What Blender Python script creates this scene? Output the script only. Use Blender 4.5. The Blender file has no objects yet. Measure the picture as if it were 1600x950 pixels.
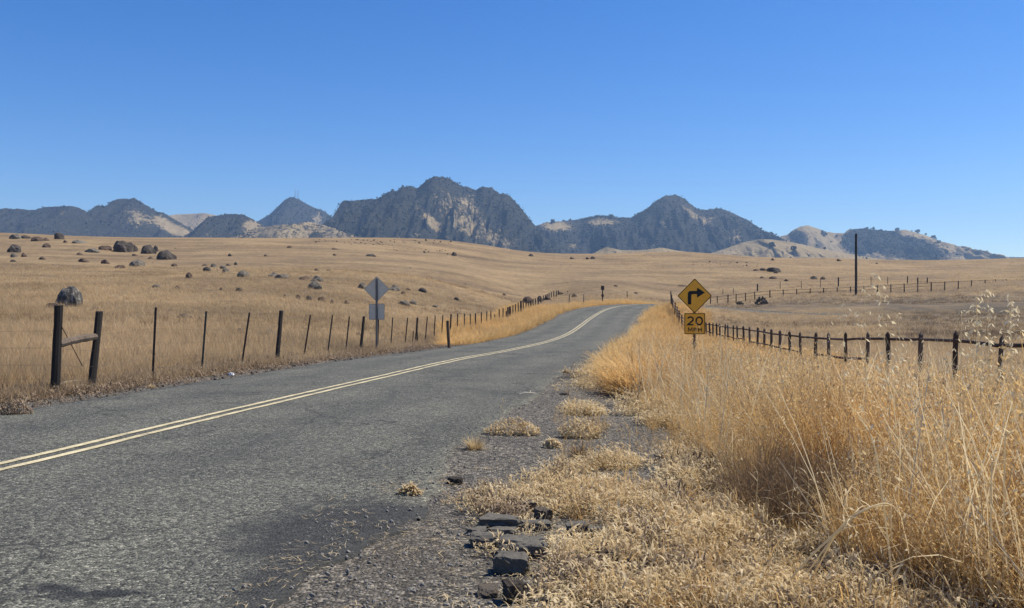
import bpy, math, random
import numpy as np
from mathutils import Vector, Matrix, Euler

S = bpy.context.scene
COL = S.collection
RNG = np.random.default_rng(7)
random.seed(7)

# ------------------------------------------------------------------ camera, world, sun, exposure
F = 1400.0                       # focal length in photo pixels (1600 wide)
EYE = 1.35
cam = bpy.data.cameras.new('camera')
cam.sensor_width = 36.0
cam.lens = 36.0 * F / 1600.0
cam.clip_start = 0.05
cam.clip_end = 30000.0
camo = bpy.data.objects.new('camera', cam)
camo.location = (0, 0, EYE)
camo.rotation_euler = (math.radians(90), 0, 0)
COL.objects.link(camo)
S.camera = camo

SUN_EL = math.radians(57)
SUN_AZ = math.radians(74)        # to the right of the view direction (+Y)
w = bpy.data.worlds.new('World')
S.world = w
w.use_nodes = True
nt = w.node_tree
bg = nt.nodes['Background']
sky = nt.nodes.new('ShaderNodeTexSky')
sky.sky_type = 'NISHITA'
sky.sun_disc = False
sky.sun_elevation = SUN_EL
sky.sun_rotation = SUN_AZ
sky.altitude = 200
sky.air_density = 0.9
sky.dust_density = 0.1
sky.ozone_density = 3.2
hsv = nt.nodes.new('ShaderNodeHueSaturation')
hsv.inputs['Saturation'].default_value = 1.38
hsv.inputs['Hue'].default_value = 0.512
nt.links.new(sky.outputs[0], hsv.inputs['Color'])
nt.links.new(hsv.outputs[0], bg.inputs['Color'])
bg.inputs['Strength'].default_value = 0.101

sl = bpy.data.lights.new('sun', 'SUN')
sl.energy = 5.0
sl.angle = math.radians(0.53)
sl.color = (1.0, 0.925, 0.79)
so = bpy.data.objects.new('sun', sl)
sdir = Vector((math.cos(SUN_EL) * math.sin(SUN_AZ), math.cos(SUN_EL) * math.cos(SUN_AZ), math.sin(SUN_EL)))
so.rotation_euler = sdir.to_track_quat('Z', 'Y').to_euler()
so.location = (60, 40, 80)
COL.objects.link(so)

S.view_settings.view_transform = 'Standard'
S.view_settings.look = 'None'
S.view_settings.exposure = 0.54
S.view_settings.gamma = 1.0
S.cycles.use_denoising = True
S.cycles.max_bounces = 6
S.cycles.diffuse_bounces = 4
S.cycles.glossy_bounces = 2
S.cycles.transmission_bounces = 3
S.cycles.volume_bounces = 0

# ------------------------------------------------------------------ numeric helpers
def hash2(ix, iy, seed=0):
    n = (ix.astype(np.int64) * 374761393 + iy.astype(np.int64) * 668265263 + seed * 1442695041) & 0xffffffff
    n = ((n ^ (n >> 13)) * 1274126177) & 0xffffffff
    n = n ^ (n >> 16)
    return (n & 0xffffff) / float(0xffffff)

def vnoise(x, y, seed=0):
    x = np.asarray(x, float); y = np.asarray(y, float)
    ix = np.floor(x); iy = np.floor(y)
    fx = x - ix; fy = y - iy
    fx = fx * fx * (3 - 2 * fx); fy = fy * fy * (3 - 2 * fy)
    a = hash2(ix, iy, seed); b = hash2(ix + 1, iy, seed)
    c = hash2(ix, iy + 1, seed); d = hash2(ix + 1, iy + 1, seed)
    return (a + (b - a) * fx) * (1 - fy) + (c + (d - c) * fx) * fy

def fbm(x, y, octv=4, seed=0):
    s = 0; a = 0.5; t = 0
    for k in range(octv):
        s = s + a * vnoise(x * 2 ** k + 17.3 * k, y * 2 ** k - 9.1 * k, seed + k); t += a; a *= 0.5
    return s / t * 2 - 1            # -1..1

def sstep(a, b, x):
    t = np.clip((x - a) / (b - a), 0, 1)
    return t * t * (3 - 2 * t)

def px2x(px, Y):
    return (px - 800.0) / F * Y

# ------------------------------------------------------------------ materials
class NT:
    def __init__(s, m):
        m.use_nodes = True
        s.t = m.node_tree; s.n = s.t.nodes; s.l = s.t.links
        s.out = s.n['Material Output']; s.b = s.n['Principled BSDF']
    def node(s, kind, **kw):
        n = s.n.new(kind)
        for k, v in kw.items():
            if k.startswith('i_'):
                n.inputs[k[2:].replace('_', ' ')].default_value = v
            else: setattr(n, k, v)
        return n
    def link(s, a, b): s.l.new(a, b)
    def pos(s):
        return s.node('ShaderNodeNewGeometry').outputs['Position']
    def noise(s, vec, scale, detail=4, rough=0.6, dist=0.0):
        n = s.node('ShaderNodeTexNoise')
        n.inputs['Scale'].default_value = scale; n.inputs['Detail'].default_value = detail
        n.inputs['Roughness'].default_value = rough; n.inputs['Distortion'].default_value = dist
        if vec is not None: s.link(vec, n.inputs['Vector'])
        return n.outputs['Fac']
    def ramp(s, fac, stops, interp='LINEAR'):
        r = s.node('ShaderNodeValToRGB'); r.color_ramp.interpolation = interp
        e = r.color_ramp.elements
        while len(e) < len(stops): e.new(0.5)
        for el, (p, c) in zip(e, stops):
            el.position = p; el.color = c if len(c) == 4 else (*c, 1)
        s.link(fac, r.inputs['Fac'])
        return r.outputs['Color']
    def mix(s, fac, a, b, mode='MIX'):
        m = s.node('ShaderNodeMix', data_type='RGBA', blend_type=mode)
        for sock, v in ((m.inputs['Factor'], fac), (m.inputs['A'], a), (m.inputs['B'], b)):
            pass
        fi = m.inputs[0]; ai = m.inputs[6]; bi = m.inputs[7]
        for sock, v in ((fi, fac), (ai, a), (bi, b)):
            if hasattr(v, 'is_linked'): s.link(v, sock)
            elif isinstance(v, (int, float)): sock.default_value = v
            else: sock.default_value = v if len(v) == 4 else (*v, 1)
        return m.outputs[2]
    def math(s, op, a, b=None, clamp=False):
        m = s.node('ShaderNodeMath', operation=op); m.use_clamp = clamp
        for i, v in enumerate((a, b)):
            if v is None: continue
            if hasattr(v, 'is_linked'): s.link(v, m.inputs[i])
            else: m.inputs[i].default_value = v
        return m.outputs[0]
    def attr(s, name):
        return s.node('ShaderNodeAttribute', attribute_name=name)
    def bump(s, h, strength=0.5, dist=0.02):
        b = s.node('ShaderNodeBump'); b.inputs['Strength'].default_value = strength; b.inputs['Distance'].default_value = dist
        s.link(h, b.inputs['Height']); s.link(b.outputs[0], s.b.inputs['Normal'])
    def color(s, c, rough=0.9):
        if hasattr(c, 'is_linked'): s.link(c, s.b.inputs['Base Color'])
        else: s.b.inputs['Base Color'].default_value = (*c, 1)
        s.b.inputs['Roughness'].default_value = rough
        s.b.inputs['Specular IOR Level'].default_value = 0.25

MATS = {}
def mat(name):
    def deco(fn):
        m = bpy.data.materials.new(name); t = NT(m); fn(t); MATS[name] = m
        return m
    return deco

@mat('dry_ground')
def _(t):
    p = t.pos()
    big = t.noise(p, 0.06, 4, 0.6)
    mid = t.noise(p, 0.9, 5, 0.65)
    fine = t.noise(p, 14, 5, 0.75)
    sx = t.node('ShaderNodeMapping'); sx.inputs['Scale'].default_value = (0.035, 0.16, 0.2); t.link(p, sx.inputs['Vector'])
    streak = t.noise(sx.outputs[0], 1.0, 5, 0.6)
    c = t.ramp(mid, [(0.25, (0.14, 0.098, 0.055)), (0.5, (0.232, 0.166, 0.091)), (0.75, (0.31, 0.228, 0.13))])
    c2 = t.ramp(fine, [(0.3, (0.55, 0.53, 0.5)), (0.5, (0.95, 0.95, 0.95)), (0.72, (1.25, 1.22, 1.18))])
    c = t.mix(1.0, c, c2, 'MULTIPLY')
    c3 = t.ramp(streak, [(0.33, (0.74, 0.73, 0.73)), (0.5, (1.0, 1.0, 1.0)), (0.7, (1.14, 1.11, 1.06))])
    c = t.mix(1.0, c, c3, 'MULTIPLY')
    c4 = t.ramp(big, [(0.32, (0.70, 0.68, 0.68)), (0.62, (1.13, 1.12, 1.07))])
    c = t.mix(1.0, c, c4, 'MULTIPLY')
    # loose gravel along the road
    v = t.node('ShaderNodeTexVoronoi'); v.inputs['Scale'].default_value = 48; t.link(p, v.inputs['Vector'])
    gs = t.node('ShaderNodeSeparateColor'); t.link(v.outputs['Color'], gs.inputs[0])
    g = t.ramp(gs.outputs[0], [(0.0, (0.03, 0.03, 0.029)), (0.35, (0.085, 0.083, 0.079)), (0.7, (0.165, 0.16, 0.15)), (0.9, (0.26, 0.25, 0.23)), (1.0, (0.45, 0.43, 0.38))])
    g2 = t.ramp(t.noise(p, 1.7, 4, 0.6), [(0.35, (0.75, 0.73, 0.72)), (0.7, (1.15, 1.1, 1.02))])
    g = t.mix(1.0, g, g2, 'MULTIPLY'); g = t.mix(1.0, g, (0.98, 0.95, 0.88), 'MULTIPLY')
    edge = t.math('ADD', t.attr('gravel').outputs['Fac'], t.math('MULTIPLY', t.math('SUBTRACT', t.noise(p, 2.6, 6, 0.72), 0.5), 1.3))
    f = t.ramp(edge, [(0.42, (0, 0, 0)), (0.6, (1, 1, 1))])
    c = t.mix(f, c, g)
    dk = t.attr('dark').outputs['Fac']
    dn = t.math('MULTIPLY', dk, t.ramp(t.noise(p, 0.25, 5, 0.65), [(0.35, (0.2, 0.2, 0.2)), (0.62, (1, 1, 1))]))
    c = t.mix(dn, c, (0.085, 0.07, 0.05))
    t.color(c, 0.95)
    t.bump(t.math('ADD', t.math('ADD', fine, t.math('MULTIPLY', v.outputs['Distance'], -.5)), t.math('MULTIPLY', mid, 1.5)), 0.9, 0.05)

@mat('asphalt')
def _(t):
    p = t.pos()
    v = t.node('ShaderNodeTexVoronoi'); v.inputs['Scale'].default_value = 66; t.link(p, v.inputs['Vector'])
    sc = t.node('ShaderNodeSeparateColor'); t.link(v.outputs['Color'], sc.inputs[0])
    chip = t.ramp(sc.outputs[0], [(0, (0.026, 0.026, 0.026)), (0.3, (0.062, 0.062, 0.06)), (0.7, (0.118, 0.116, 0.11)), (0.92, (0.17, 0.167, 0.157)), (1, (0.28, 0.27, 0.25))])
    fine = t.noise(p, 19, 5, 0.85)
    c = t.mix(1.0, chip, t.ramp(fine, [(0.3, (0.45, 0.45, 0.46)), (0.5, (1, 1, 1)), (0.7, (1.5, 1.5, 1.48))]), 'MULTIPLY')
    blot = t.noise(p, 0.55, 6, 0.68)
    c = t.mix(1.0, c, t.ramp(blot, [(0.3, (0.70, 0.71, 0.73)), (0.5, (1, 1, 1)), (0.72, (1.2, 1.19, 1.15))]), 'MULTIPLY')
    # wheel paths, worn edges, lateral coordinate in metres from the centre line
    lat = t.attr('lat').outputs['Fac']
    al = t.math('ABSOLUTE', lat)
    wn = t.math('ADD', al, t.math('MULTIPLY', t.math('SUBTRACT', t.noise(p, 0.35, 3, 0.5), 0.5), 0.9))
    wp = t.ramp(t.math('DIVIDE', wn, 4.0), [(0.0, (1.0, 1.0, 1.0)), (0.18, (1.16, 1.15, 1.13)), (0.38, (0.90, 0.90, 0.91)), (0.62, (1.16, 1.15, 1.13)), (0.8, (0.93, 0.93, 0.93)), (0.9, (1.12, 1.1, 1.07))])
    c = t.mix(1.0, c, wp, 'MULTIPLY')
    # tar bleed streaks along the travel direction
    mp = t.node('ShaderNodeMapping'); mp.inputs['Rotation'].default_value = (0, 0, math.radians(9)); mp.inputs['Scale'].default_value = (2.3, 0.16, 1); t.link(p, mp.inputs['Vector'])
    st = t.noise(mp.outputs[0], 1.0, 5, 0.7)
    c = t.mix(t.ramp(st, [(0.56, (0, 0, 0)), (0.72, (0.6, 0.6, 0.6))]), c, (0.06, 0.06, 0.062))
    # cracks
    wv = t.node('ShaderNodeVectorMath', operation='ADD')
    nz = t.node('ShaderNodeTexNoise'); nz.inputs['Scale'].default_value = 2.2; nz.inputs['Detail'].default_value = 5; t.link(p, nz.inputs['Vector'])
    t.link(p, wv.inputs[0]); t.link(nz.outputs['Color'], wv.inputs[1])
    ck = t.node('ShaderNodeTexVoronoi', feature='DISTANCE_TO_EDGE'); ck.inputs['Scale'].default_value = 0.42; t.link(wv.outputs[0], ck.inputs['Vector'])
    cm = t.math('MULTIPLY', t.ramp(ck.outputs['Distance'], [(0.0, (1, 1, 1)), (0.017, (0, 0, 0))]), t.ramp(t.noise(p, 0.23, 2, 0.5), [(0.42, (0, 0, 0)), (0.52, (0.85, 0.85, 0.85))]))
    c = t.mix(cm, c, (0.03, 0.03, 0.03))
    # two dark marks: darker patch near the shoulder, old tar seams on the lane
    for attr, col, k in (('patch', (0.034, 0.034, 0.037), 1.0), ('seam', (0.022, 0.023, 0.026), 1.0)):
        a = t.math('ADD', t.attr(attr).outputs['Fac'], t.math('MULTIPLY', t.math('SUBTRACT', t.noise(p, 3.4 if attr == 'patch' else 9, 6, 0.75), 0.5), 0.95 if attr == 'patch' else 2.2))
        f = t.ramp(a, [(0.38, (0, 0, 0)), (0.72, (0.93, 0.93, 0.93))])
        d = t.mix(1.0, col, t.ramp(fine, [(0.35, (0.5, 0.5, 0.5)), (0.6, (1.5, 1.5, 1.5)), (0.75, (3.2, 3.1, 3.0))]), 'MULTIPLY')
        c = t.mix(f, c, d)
    c = t.mix(1.0, c, (1.03, 1.04, 0.91), 'MULTIPLY')
    t.color(c, 0.85)
    t.bump(t.math('ADD', t.math('MULTIPLY', v.outputs['Distance'], -1.4), fine), 0.85, 0.012)

@mat('line_paint')
def _(t):
    p = t.pos()
    n = t.noise(p, 38, 5, 0.8)
    m = t.noise(p, 2.5, 4, 0.7)
    a = t.math('ADD', t.math('MULTIPLY', n, 0.8), t.math('MULTIPLY', m, 0.75))
    c = t.ramp(a, [(0.56, (0.11, 0.108, 0.098)), (0.72, (0.40, 0.345, 0.21)), (0.9, (0.57, 0.50, 0.32))])
    t.color(c, 0.8); t.bump(n, 0.5, 0.006)

@mat('mountain_cover')
def _(t):
    p = t.pos()
    n1 = t.noise(p, 0.022, 6, 0.68)
    n2 = t.noise(p, 0.11, 4, 0.7)
    a = t.math('ADD', t.attr('tan').outputs['Fac'], t.math('ADD', t.math('MULTIPLY', t.math('SUBTRACT', n1, 0.5), 1.5), t.math('MULTIPLY', t.math('SUBTRACT', n2, 0.5), 2.2)))
    f = t.ramp(a, [(0.42, (0, 0, 0)), (0.66, (1, 1, 1))])
    dark = t.ramp(n2, [(0.3, (0.026, 0.028, 0.024)), (0.7, (0.062, 0.058, 0.045))])
    tan = t.ramp(n1, [(0.3, (0.22, 0.168, 0.095)), (0.7, (0.33, 0.26, 0.15))])
    t.color(t.mix(f, dark, tan), 1.0)
    t.b.inputs['Specular IOR Level'].default_value = 0.0
    t.bump(n2, 1.0, 6.0)

@mat('scrub_leaf')
def _(t):
    r = t.node('ShaderNodeObjectInfo').outputs['Random']
    t.color(t.ramp(r, [(0, (0.018, 0.024, 0.018)), (0.6, (0.03, 0.036, 0.025)), (1, (0.048, 0.05, 0.034))]), 1.0)
    t.b.inputs['Specular IOR Level'].default_value = 0.0

def grass_mat(name, stops, patch=((0.8, 0.8, 0.8), (1.12, 1.1, 1.05)), pscale=0.35, trans=0.35):
    m = bpy.data.materials.new(name); t = NT(m); MATS[name] = m
    r = t.node('ShaderNodeObjectInfo').outputs['Random']
    tint = t.attr('tint').outputs['Fac']
    a = t.math('ADD', t.math('MULTIPLY', tint, 0.65), t.math('MULTIPLY', r, 0.35))
    c = t.ramp(a, stops)
    p = t.pos()
    c = t.mix(1.0, c, t.ramp(t.noise(p, pscale, 4, 0.6), [(0.32, patch[0]), (0.68, patch[1])]), 'MULTIPLY')
    t.color(c, 0.6)
    t.b.inputs['Specular IOR Level'].default_value = 0.3
    tr = t.node('ShaderNodeBsdfTranslucent'); t.link(c, tr.inputs['Color'])
    mx = t.node('ShaderNodeMixShader'); mx.inputs[0].default_value = trans
    t.link(t.b.outputs[0], mx.inputs[1]); t.link(tr.outputs[0], mx.inputs[2]); t.link(mx.outputs[0], t.out.inputs['Surface'])
    return m
grass_mat('tall_straw', [(0.0, (0.42, 0.235, 0.08)), (0.35, (0.62, 0.385, 0.14)), (0.7, (0.74, 0.52, 0.235)), (1.0, (0.84, 0.69, 0.43))], trans=0.5)
grass_mat('field_straw', [(0.0, (0.37, 0.26, 0.14)), (0.4, (0.60, 0.435, 0.24)), (0.75, (0.70, 0.535, 0.315)), (1.0, (0.84, 0.70, 0.47))], ((0.56, 0.54, 0.53), (1.1, 1.08, 1.05)), 0.10, 0.5)
grass_mat('brown_straw', [(0.0, (0.26, 0.14, 0.06)), (0.5, (0.42, 0.26, 0.12)), (1.0, (0.58, 0.42, 0.24))], trans=0.45)
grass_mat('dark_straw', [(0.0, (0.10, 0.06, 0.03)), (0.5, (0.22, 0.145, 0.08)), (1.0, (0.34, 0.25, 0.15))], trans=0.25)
grass_mat('weed_straw', [(0.0, (0.36, 0.25, 0.13)), (0.4, (0.62, 0.49, 0.28)), (0.75, (0.76, 0.64, 0.42)), (1.0, (0.85, 0.77, 0.57))], ((0.74, 0.69, 0.62), (1.08, 1.08, 1.07)), 1.6, 0.4)
grass_mat('verge_litter', [(0.0, (0.11, 0.075, 0.05)), (0.5, (0.24, 0.175, 0.115)), (1.0, (0.46, 0.36, 0.24))], ((0.7, 0.68, 0.66), (1.1, 1.08, 1.05)), 1.0, 0.2)
grass_mat('white_reed', [(0.0, (0.80, 0.66, 0.40)), (1.0, (0.92, 0.82, 0.58))], trans=0.45)
grass_mat('pale_reed', [(0.0, (0.60, 0.47, 0.27)), (1.0, (0.80, 0.69, 0.47))], trans=0.5)

def rock_mat(name, a, b, c, scale=1.6, lichen=None, bd=.1):
    m = bpy.data.materials.new(name); t = NT(m); MATS[name] = m
    o = t.node('ShaderNodeTexCoord').outputs['Object']
    n = t.noise(o, scale, 6, 0.7); n2 = t.noise(o, scale * 7, 4, 0.7)
    col = t.ramp(n, [(0.3, a), (0.52, b), (0.75, c)])
    col = t.mix(1.0, col, t.ramp(n2, [(0.3, (0.6, 0.6, 0.6)), (0.7, (1.35, 1.33, 1.3))]), 'MULTIPLY')
    if lichen: col = t.mix(t.ramp(t.noise(o, scale * 2.2, 5, 0.7), [(0.52, (0, 0, 0)), (0.62, (0.8, 0.8, 0.8))]), col, lichen)
    t.color(col, 0.95); t.bump(t.math('ADD', n, t.math('MULTIPLY', n2, 0.4)), 0.9, bd)
    return m
rock_mat('basalt', (0.034, 0.028, 0.024), (0.068, 0.057, 0.048), (0.14, 0.12, 0.1), 1.9, None, .04)
rock_mat('grey_rock', (0.06, 0.052, 0.043), (0.13, 0.115, 0.095), (0.25, 0.225, 0.18), 1.9, (0.24, 0.21, 0.15))
rock_mat('lichen_rock', (0.03, 0.028, 0.026), (0.07, 0.066, 0.06), (0.15, 0.14, 0.125), 2.2, (0.33, 0.31, 0.27))
rock_mat('brown_rock', (0.05, 0.034, 0.025), (0.095, 0.065, 0.048), (0.17, 0.125, 0.095))
rock_mat('old_asphalt', (0.055, 0.052, 0.046), (0.10, 0.095, 0.085), (0.19, 0.178, 0.155), 13.0, (0.25, 0.22, 0.175), .006)
rock_mat('earth_clod', (0.05, 0.042, 0.034), (0.1, 0.083, 0.067), (0.19, 0.16, 0.13), 9.0, None, .006)
rock_mat('gravel_stone', (0.10, 0.096, 0.09), (0.18, 0.172, 0.16), (0.32, 0.30, 0.265), 2.0, None, .002)

def wood_mat(name, a, b, c):
    m = bpy.data.materials.new(name); t = NT(m); MATS[name] = m
    o = t.node('ShaderNodeTexCoord').outputs['Object']
    mp = t.node('ShaderNodeMapping'); mp.inputs['Scale'].default_value = (26, 26, 2.2); t.link(o, mp.inputs['Vector'])
    n = t.noise(mp.outputs[0], 1.0, 5, 0.7); n2 = t.noise(o, 3.0, 4, 0.6)
    col = t.ramp(n, [(0.3, a), (0.55, b), (0.78, c)])
    col = t.mix(1.0, col, t.ramp(n2, [(0.3, (0.7, 0.7, 0.7)), (0.7, (1.2, 1.2, 1.2))]), 'MULTIPLY')
    t.color(col, 0.9); t.bump(n, 0.8, 0.012)
wood_mat('tarred_wood', (0.018, 0.015, 0.013), (0.035, 0.029, 0.025), (0.075, 0.064, 0.055))
wood_mat('brown_wood', (0.04, 0.028, 0.02), (0.08, 0.055, 0.04), (0.15, 0.11, 0.085))
wood_mat('grey_wood', (0.10, 0.085, 0.065), (0.20, 0.17, 0.13), (0.34, 0.30, 0.24))

wood_mat('brace_wood', (0.06, 0.045, 0.034), (0.13, 0.10, 0.075), (0.25, 0.20, 0.15))

def metal_mat(name, c, rough=0.5, metal=0.0, spread=0.25):
    m = bpy.data.materials.new(name); t = NT(m); MATS[name] = m
    o = t.node('ShaderNodeTexCoord').outputs['Object']
    n = t.noise(o, 9.0, 5, 0.65)
    lo = tuple(x * (1 - spread) for x in c); hi = tuple(min(1, x * (1 + spread)) for x in c)
    t.color(t.ramp(n, [(0.3, lo), (0.7, hi)]), rough); t.b.inputs['Metallic'].default_value = metal
    t.bump(n, 0.15, 0.01)
metal_mat('rusty_steel', (0.055, 0.038, 0.03), 0.8, 0, 0.45)
metal_mat('green_steel', (0.06, 0.065, 0.05), 0.7, 0, 0.3)
metal_mat('galvanised_post', (0.19, 0.17, 0.15), 0.6, 0.1, 0.2)
metal_mat('wire_steel', (0.12, 0.105, 0.09), 0.6, 0.3)
metal_mat('sign_back', (0.72, 0.60, 0.44), 0.6, 0.0, 0.08)
metal_mat('sign_yellow', (0.86, 0.44, 0.04), 0.5, 0, 0.08)
metal_mat('sign_black', (0.012, 0.012, 0.014), 0.5, 0, 0.1)
metal_mat('brown_post', (0.06, 0.035, 0.025), 0.75, 0, 0.3)
metal_mat('dark_sign', (0.05, 0.035, 0.03), 0.7, 0, 0.3)
metal_mat('mast_steel', (0.2, 0.2, 0.21), 0.6, 0.2)
metal_mat('white_litter', (0.8, 0.79, 0.76), 0.6, 0, 0.06)
metal_mat('pale_stick', (0.62, 0.54, 0.40), 0.8, 0, 0.2)

# ------------------------------------------------------------------ mesh helpers
def new_mesh(name, verts, faces, mats=None, smooth=False, midx=None):
    me = bpy.data.meshes.new(name)
    me.from_pydata([tuple(v) for v in verts], [], [tuple(f) for f in faces])
    for m in (mats or []): me.materials.append(MATS[m])
    if midx is not None: me.polygons.foreach_set('material_index', np.asarray(midx, np.int32))
    if smooth: me.polygons.foreach_set('use_smooth', np.ones(len(me.polygons), bool))
    me.update()
    return me

def grid_mesh(name, P, mats, smooth=True):
    """P: (rows, cols, 3) array -> quad sheet, built fast."""
    r, c, _ = P.shape
    me = bpy.data.meshes.new(name)
    idx = np.arange(r * c).reshape(r, c)
    q = np.stack([idx[:-1, :-1], idx[:-1, 1:], idx[1:, 1:], idx[1:, :-1]], -1).reshape(-1, 4)
    me.vertices.add(r * c); me.vertices.foreach_set('co', P.reshape(-1).astype(np.float32))
    me.loops.add(q.size); me.loops.foreach_set('vertex_index', q.reshape(-1).astype(np.int32))
    me.polygons.add(len(q)); me.polygons.foreach_set('loop_start', np.arange(0, q.size, 4, dtype=np.int32))
    me.polygons.foreach_set('use_smooth', np.full(len(q), smooth))
    for m in mats: me.materials.append(MATS[m])
    me.update(calc_edges=True); me.validate()
    return me

def add_attr(me, name, arr):
    a = me.attributes.new(name, 'FLOAT', 'POINT'); a.data.foreach_set('value', np.asarray(arr, np.float32).reshape(-1))

def obj(name, me, parent=None, loc=None, rot=None):
    o = bpy.data.objects.new(name, me); COL.objects.link(o)
    if parent is not None: o.parent = parent
    if loc is not None: o.location = loc
    if rot is not None: o.rotation_euler = rot
    return o

def tag(o, label, cat, group=None):
    o['label'] = label; o['category'] = cat
    if group: o['group'] = group
    return o

def thing(name, label, cat, loc=(0, 0, 0), rotz=0, group=None):
    o = obj(name, None, None, loc, (0, 0, rotz)); o.empty_display_size = 0.3
    return tag(o, label, cat, group)

class MB:
    def __init__(s): s.v = []; s.f = []
    def add(s, vs, fs):
        b = len(s.v); s.v += [tuple(v) for v in vs]; s.f += [tuple(i + b for i in f) for f in fs]
    def box(s, c, d, R=None):
        x, y, z = d[0] / 2, d[1] / 2, d[2] / 2
        vs = [Vector((sx * x, sy * y, sz * z)) for sz in (-1, 1) for sx, sy in ((-1, -1), (1, -1), (1, 1), (-1, 1))]
        if R is not None: vs = [R @ v for v in vs]
        s.add([v + Vector(c) for v in vs], [(3, 2, 1, 0), (4, 5, 6, 7), (0, 1, 5, 4), (1, 2, 6, 5), (2, 3, 7, 6), (3, 0, 4, 7)])
    def tube(s, pts, rad, n=6, cap=True):
        pts = [Vector(p) for p in pts]; rs = rad if isinstance(rad, (list, tuple)) else [rad] * len(pts)
        rings = []
        for i, p in enumerate(pts):
            d = (pts[min(i + 1, len(pts) - 1)] - pts[max(i - 1, 0)]).normalized()
            a = d.cross(Vector((0, 0, 1)) if abs(d.z) < 0.9 else Vector((0, 1, 0))).normalized(); b = d.cross(a)
            rings.append([p + (a * math.cos(2 * math.pi * k / n) + b * math.sin(2 * math.pi * k / n)) * rs[i] for k in range(n)])
        vs = [v for r in rings for v in r]; fs = []
        for i in range(len(pts) - 1):
            for k in range(n):
                fs.append((i * n + k, i * n + (k + 1) % n, (i + 1) * n + (k + 1) % n, (i + 1) * n + k))
        if cap:
            fs.append(tuple(range(n))[::-1]); fs.append(tuple((len(pts) - 1) * n + k for k in range(n)))
        s.add(vs, fs)
    def prism(s, outline, z0, z1, M=None):
        """outline in (x, z') plane, extruded in y from z0 to z1."""
        n = len(outline)
        vs = [Vector((x, z0, z)) for x, z in outline] + [Vector((x, z1, z)) for x, z in outline]
        if M is not None: vs = [M @ v for v in vs]
        s.add(vs, [tuple(range(n)), tuple(range(2 * n - 1, n - 1, -1))] + [(i, n + i, n + (i + 1) % n, (i + 1) % n) for i in range(n)])
    def mesh(s, name, mats, smooth=False): return new_mesh(name, s.v, s.f, mats if isinstance(mats, list) else [mats], smooth)

def wood_post_mesh(name, h, r, m, seed=0, pointed=False):
    rnd = random.Random(seed); n = 9; b = MB(); rings = 7; tip = r if r < .5 else .05
    ph = [rnd.uniform(0.86, 1.14) for _ in range(n)]
    vs = []
    for i in range(rings):
        z = h * i / (rings - 1); k = 1 - 0.12 * i / (rings - 1)
        dx, dy = rnd.uniform(-.05, .05) * r, rnd.uniform(-.05, .05) * r
        for j in range(n):
            a = 2 * math.pi * j / n
            zz = z + (rnd.uniform(-0.18, 0.12) * tip if i == rings - 1 else 0)
            q = r * k * ph[j] * rnd.uniform(0.94, 1.06)
            vs.append((dx + q * math.cos(a), dy + q * math.sin(a), zz))
    fs = [(i * n + j, i * n + (j + 1) % n, (i + 1) * n + (j + 1) % n, (i + 1) * n + j) for i in range(rings - 1) for j in range(n)]
    vs.append((rnd.uniform(-.3, .3) * r, rnd.uniform(-.3, .3) * r, h + (tip * .9 if pointed else tip * 0.06)))
    fs += [((rings - 1) * n + j, (rings - 1) * n + (j + 1) % n, len(vs) - 1) for j in range(n)]
    b.add(vs, fs)
    return b.mesh(name, m)

def t_post_mesh(name, h, m, wd=0.04):
    b = MB(); t = 0.007; a = wd / 2
    b.box((0, 0, h / 2), (wd, t, h)); b.box((0, t / 2 + 0.017, h / 2 - 0.002), (t, 0.034, h - 0.006))
    k = 0.12
    while k < h - 0.05:
        b.box((0, -t / 2 - 0.004, k), (0.014, 0.008, 0.02)); k += 0.12
    return b.mesh(name, m)

# ------------------------------------------------------------------ road axis
RC = np.array([(-9.8, -26, .25), (-7.2, -10, .1), (-5.55, 0, 0.0), (-4.4, 7.7, -.083), (-3.69, 12.6, -.135), (-2.7, 18.9, -.202), (-1.62, 25.5, -.272),
               (-0.1, 33, -.38), (2.0, 45, -.5), (3.95, 58, -.44), (6.15, 72, .04), (7.7, 80, .47), (9.25, 86, .86), (11.4, 91, 1.15), (14.5, 94.5, 1.33), (18.5, 96.2, 1.25),
               (25, 97.3, .75), (34, 98, .25), (48, 97.5, .0), (75, 94, .0), (110, 88, .1)], float)
def catmull(P, n=14):
    out = []
    for i in range(len(P) - 1):
        p0 = P[max(i - 1, 0)]; p1 = P[i]; p2 = P[i + 1]; p3 = P[min(i + 2, len(P) - 1)]
        for k in range(n):
            t = k / n
            m1 = (p2 - p0) / 2; m2 = (p3 - p1) / 2
            out.append((2 * t**3 - 3 * t**2 + 1) * p1 + (t**3 - 2 * t**2 + t) * m1 + (-2 * t**3 + 3 * t**2) * p2 + (t**3 - t**2) * m2)
    out.append(P[-1]); return np.array(out)
AX = catmull(RC)
TAN = np.gradient(AX[:, :2], axis=0); TAN /= np.linalg.norm(TAN, axis=1)[:, None]
NRM = np.stack([TAN[:, 1], -TAN[:, 0]], 1)          # to the right of travel
HW = 3.65                         # right half width; the left half is narrower
HWL = 3.1
ARC = np.concatenate([[0], np.cumsum(np.linalg.norm(np.diff(AX[:, :2], axis=0), axis=1))])

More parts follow.
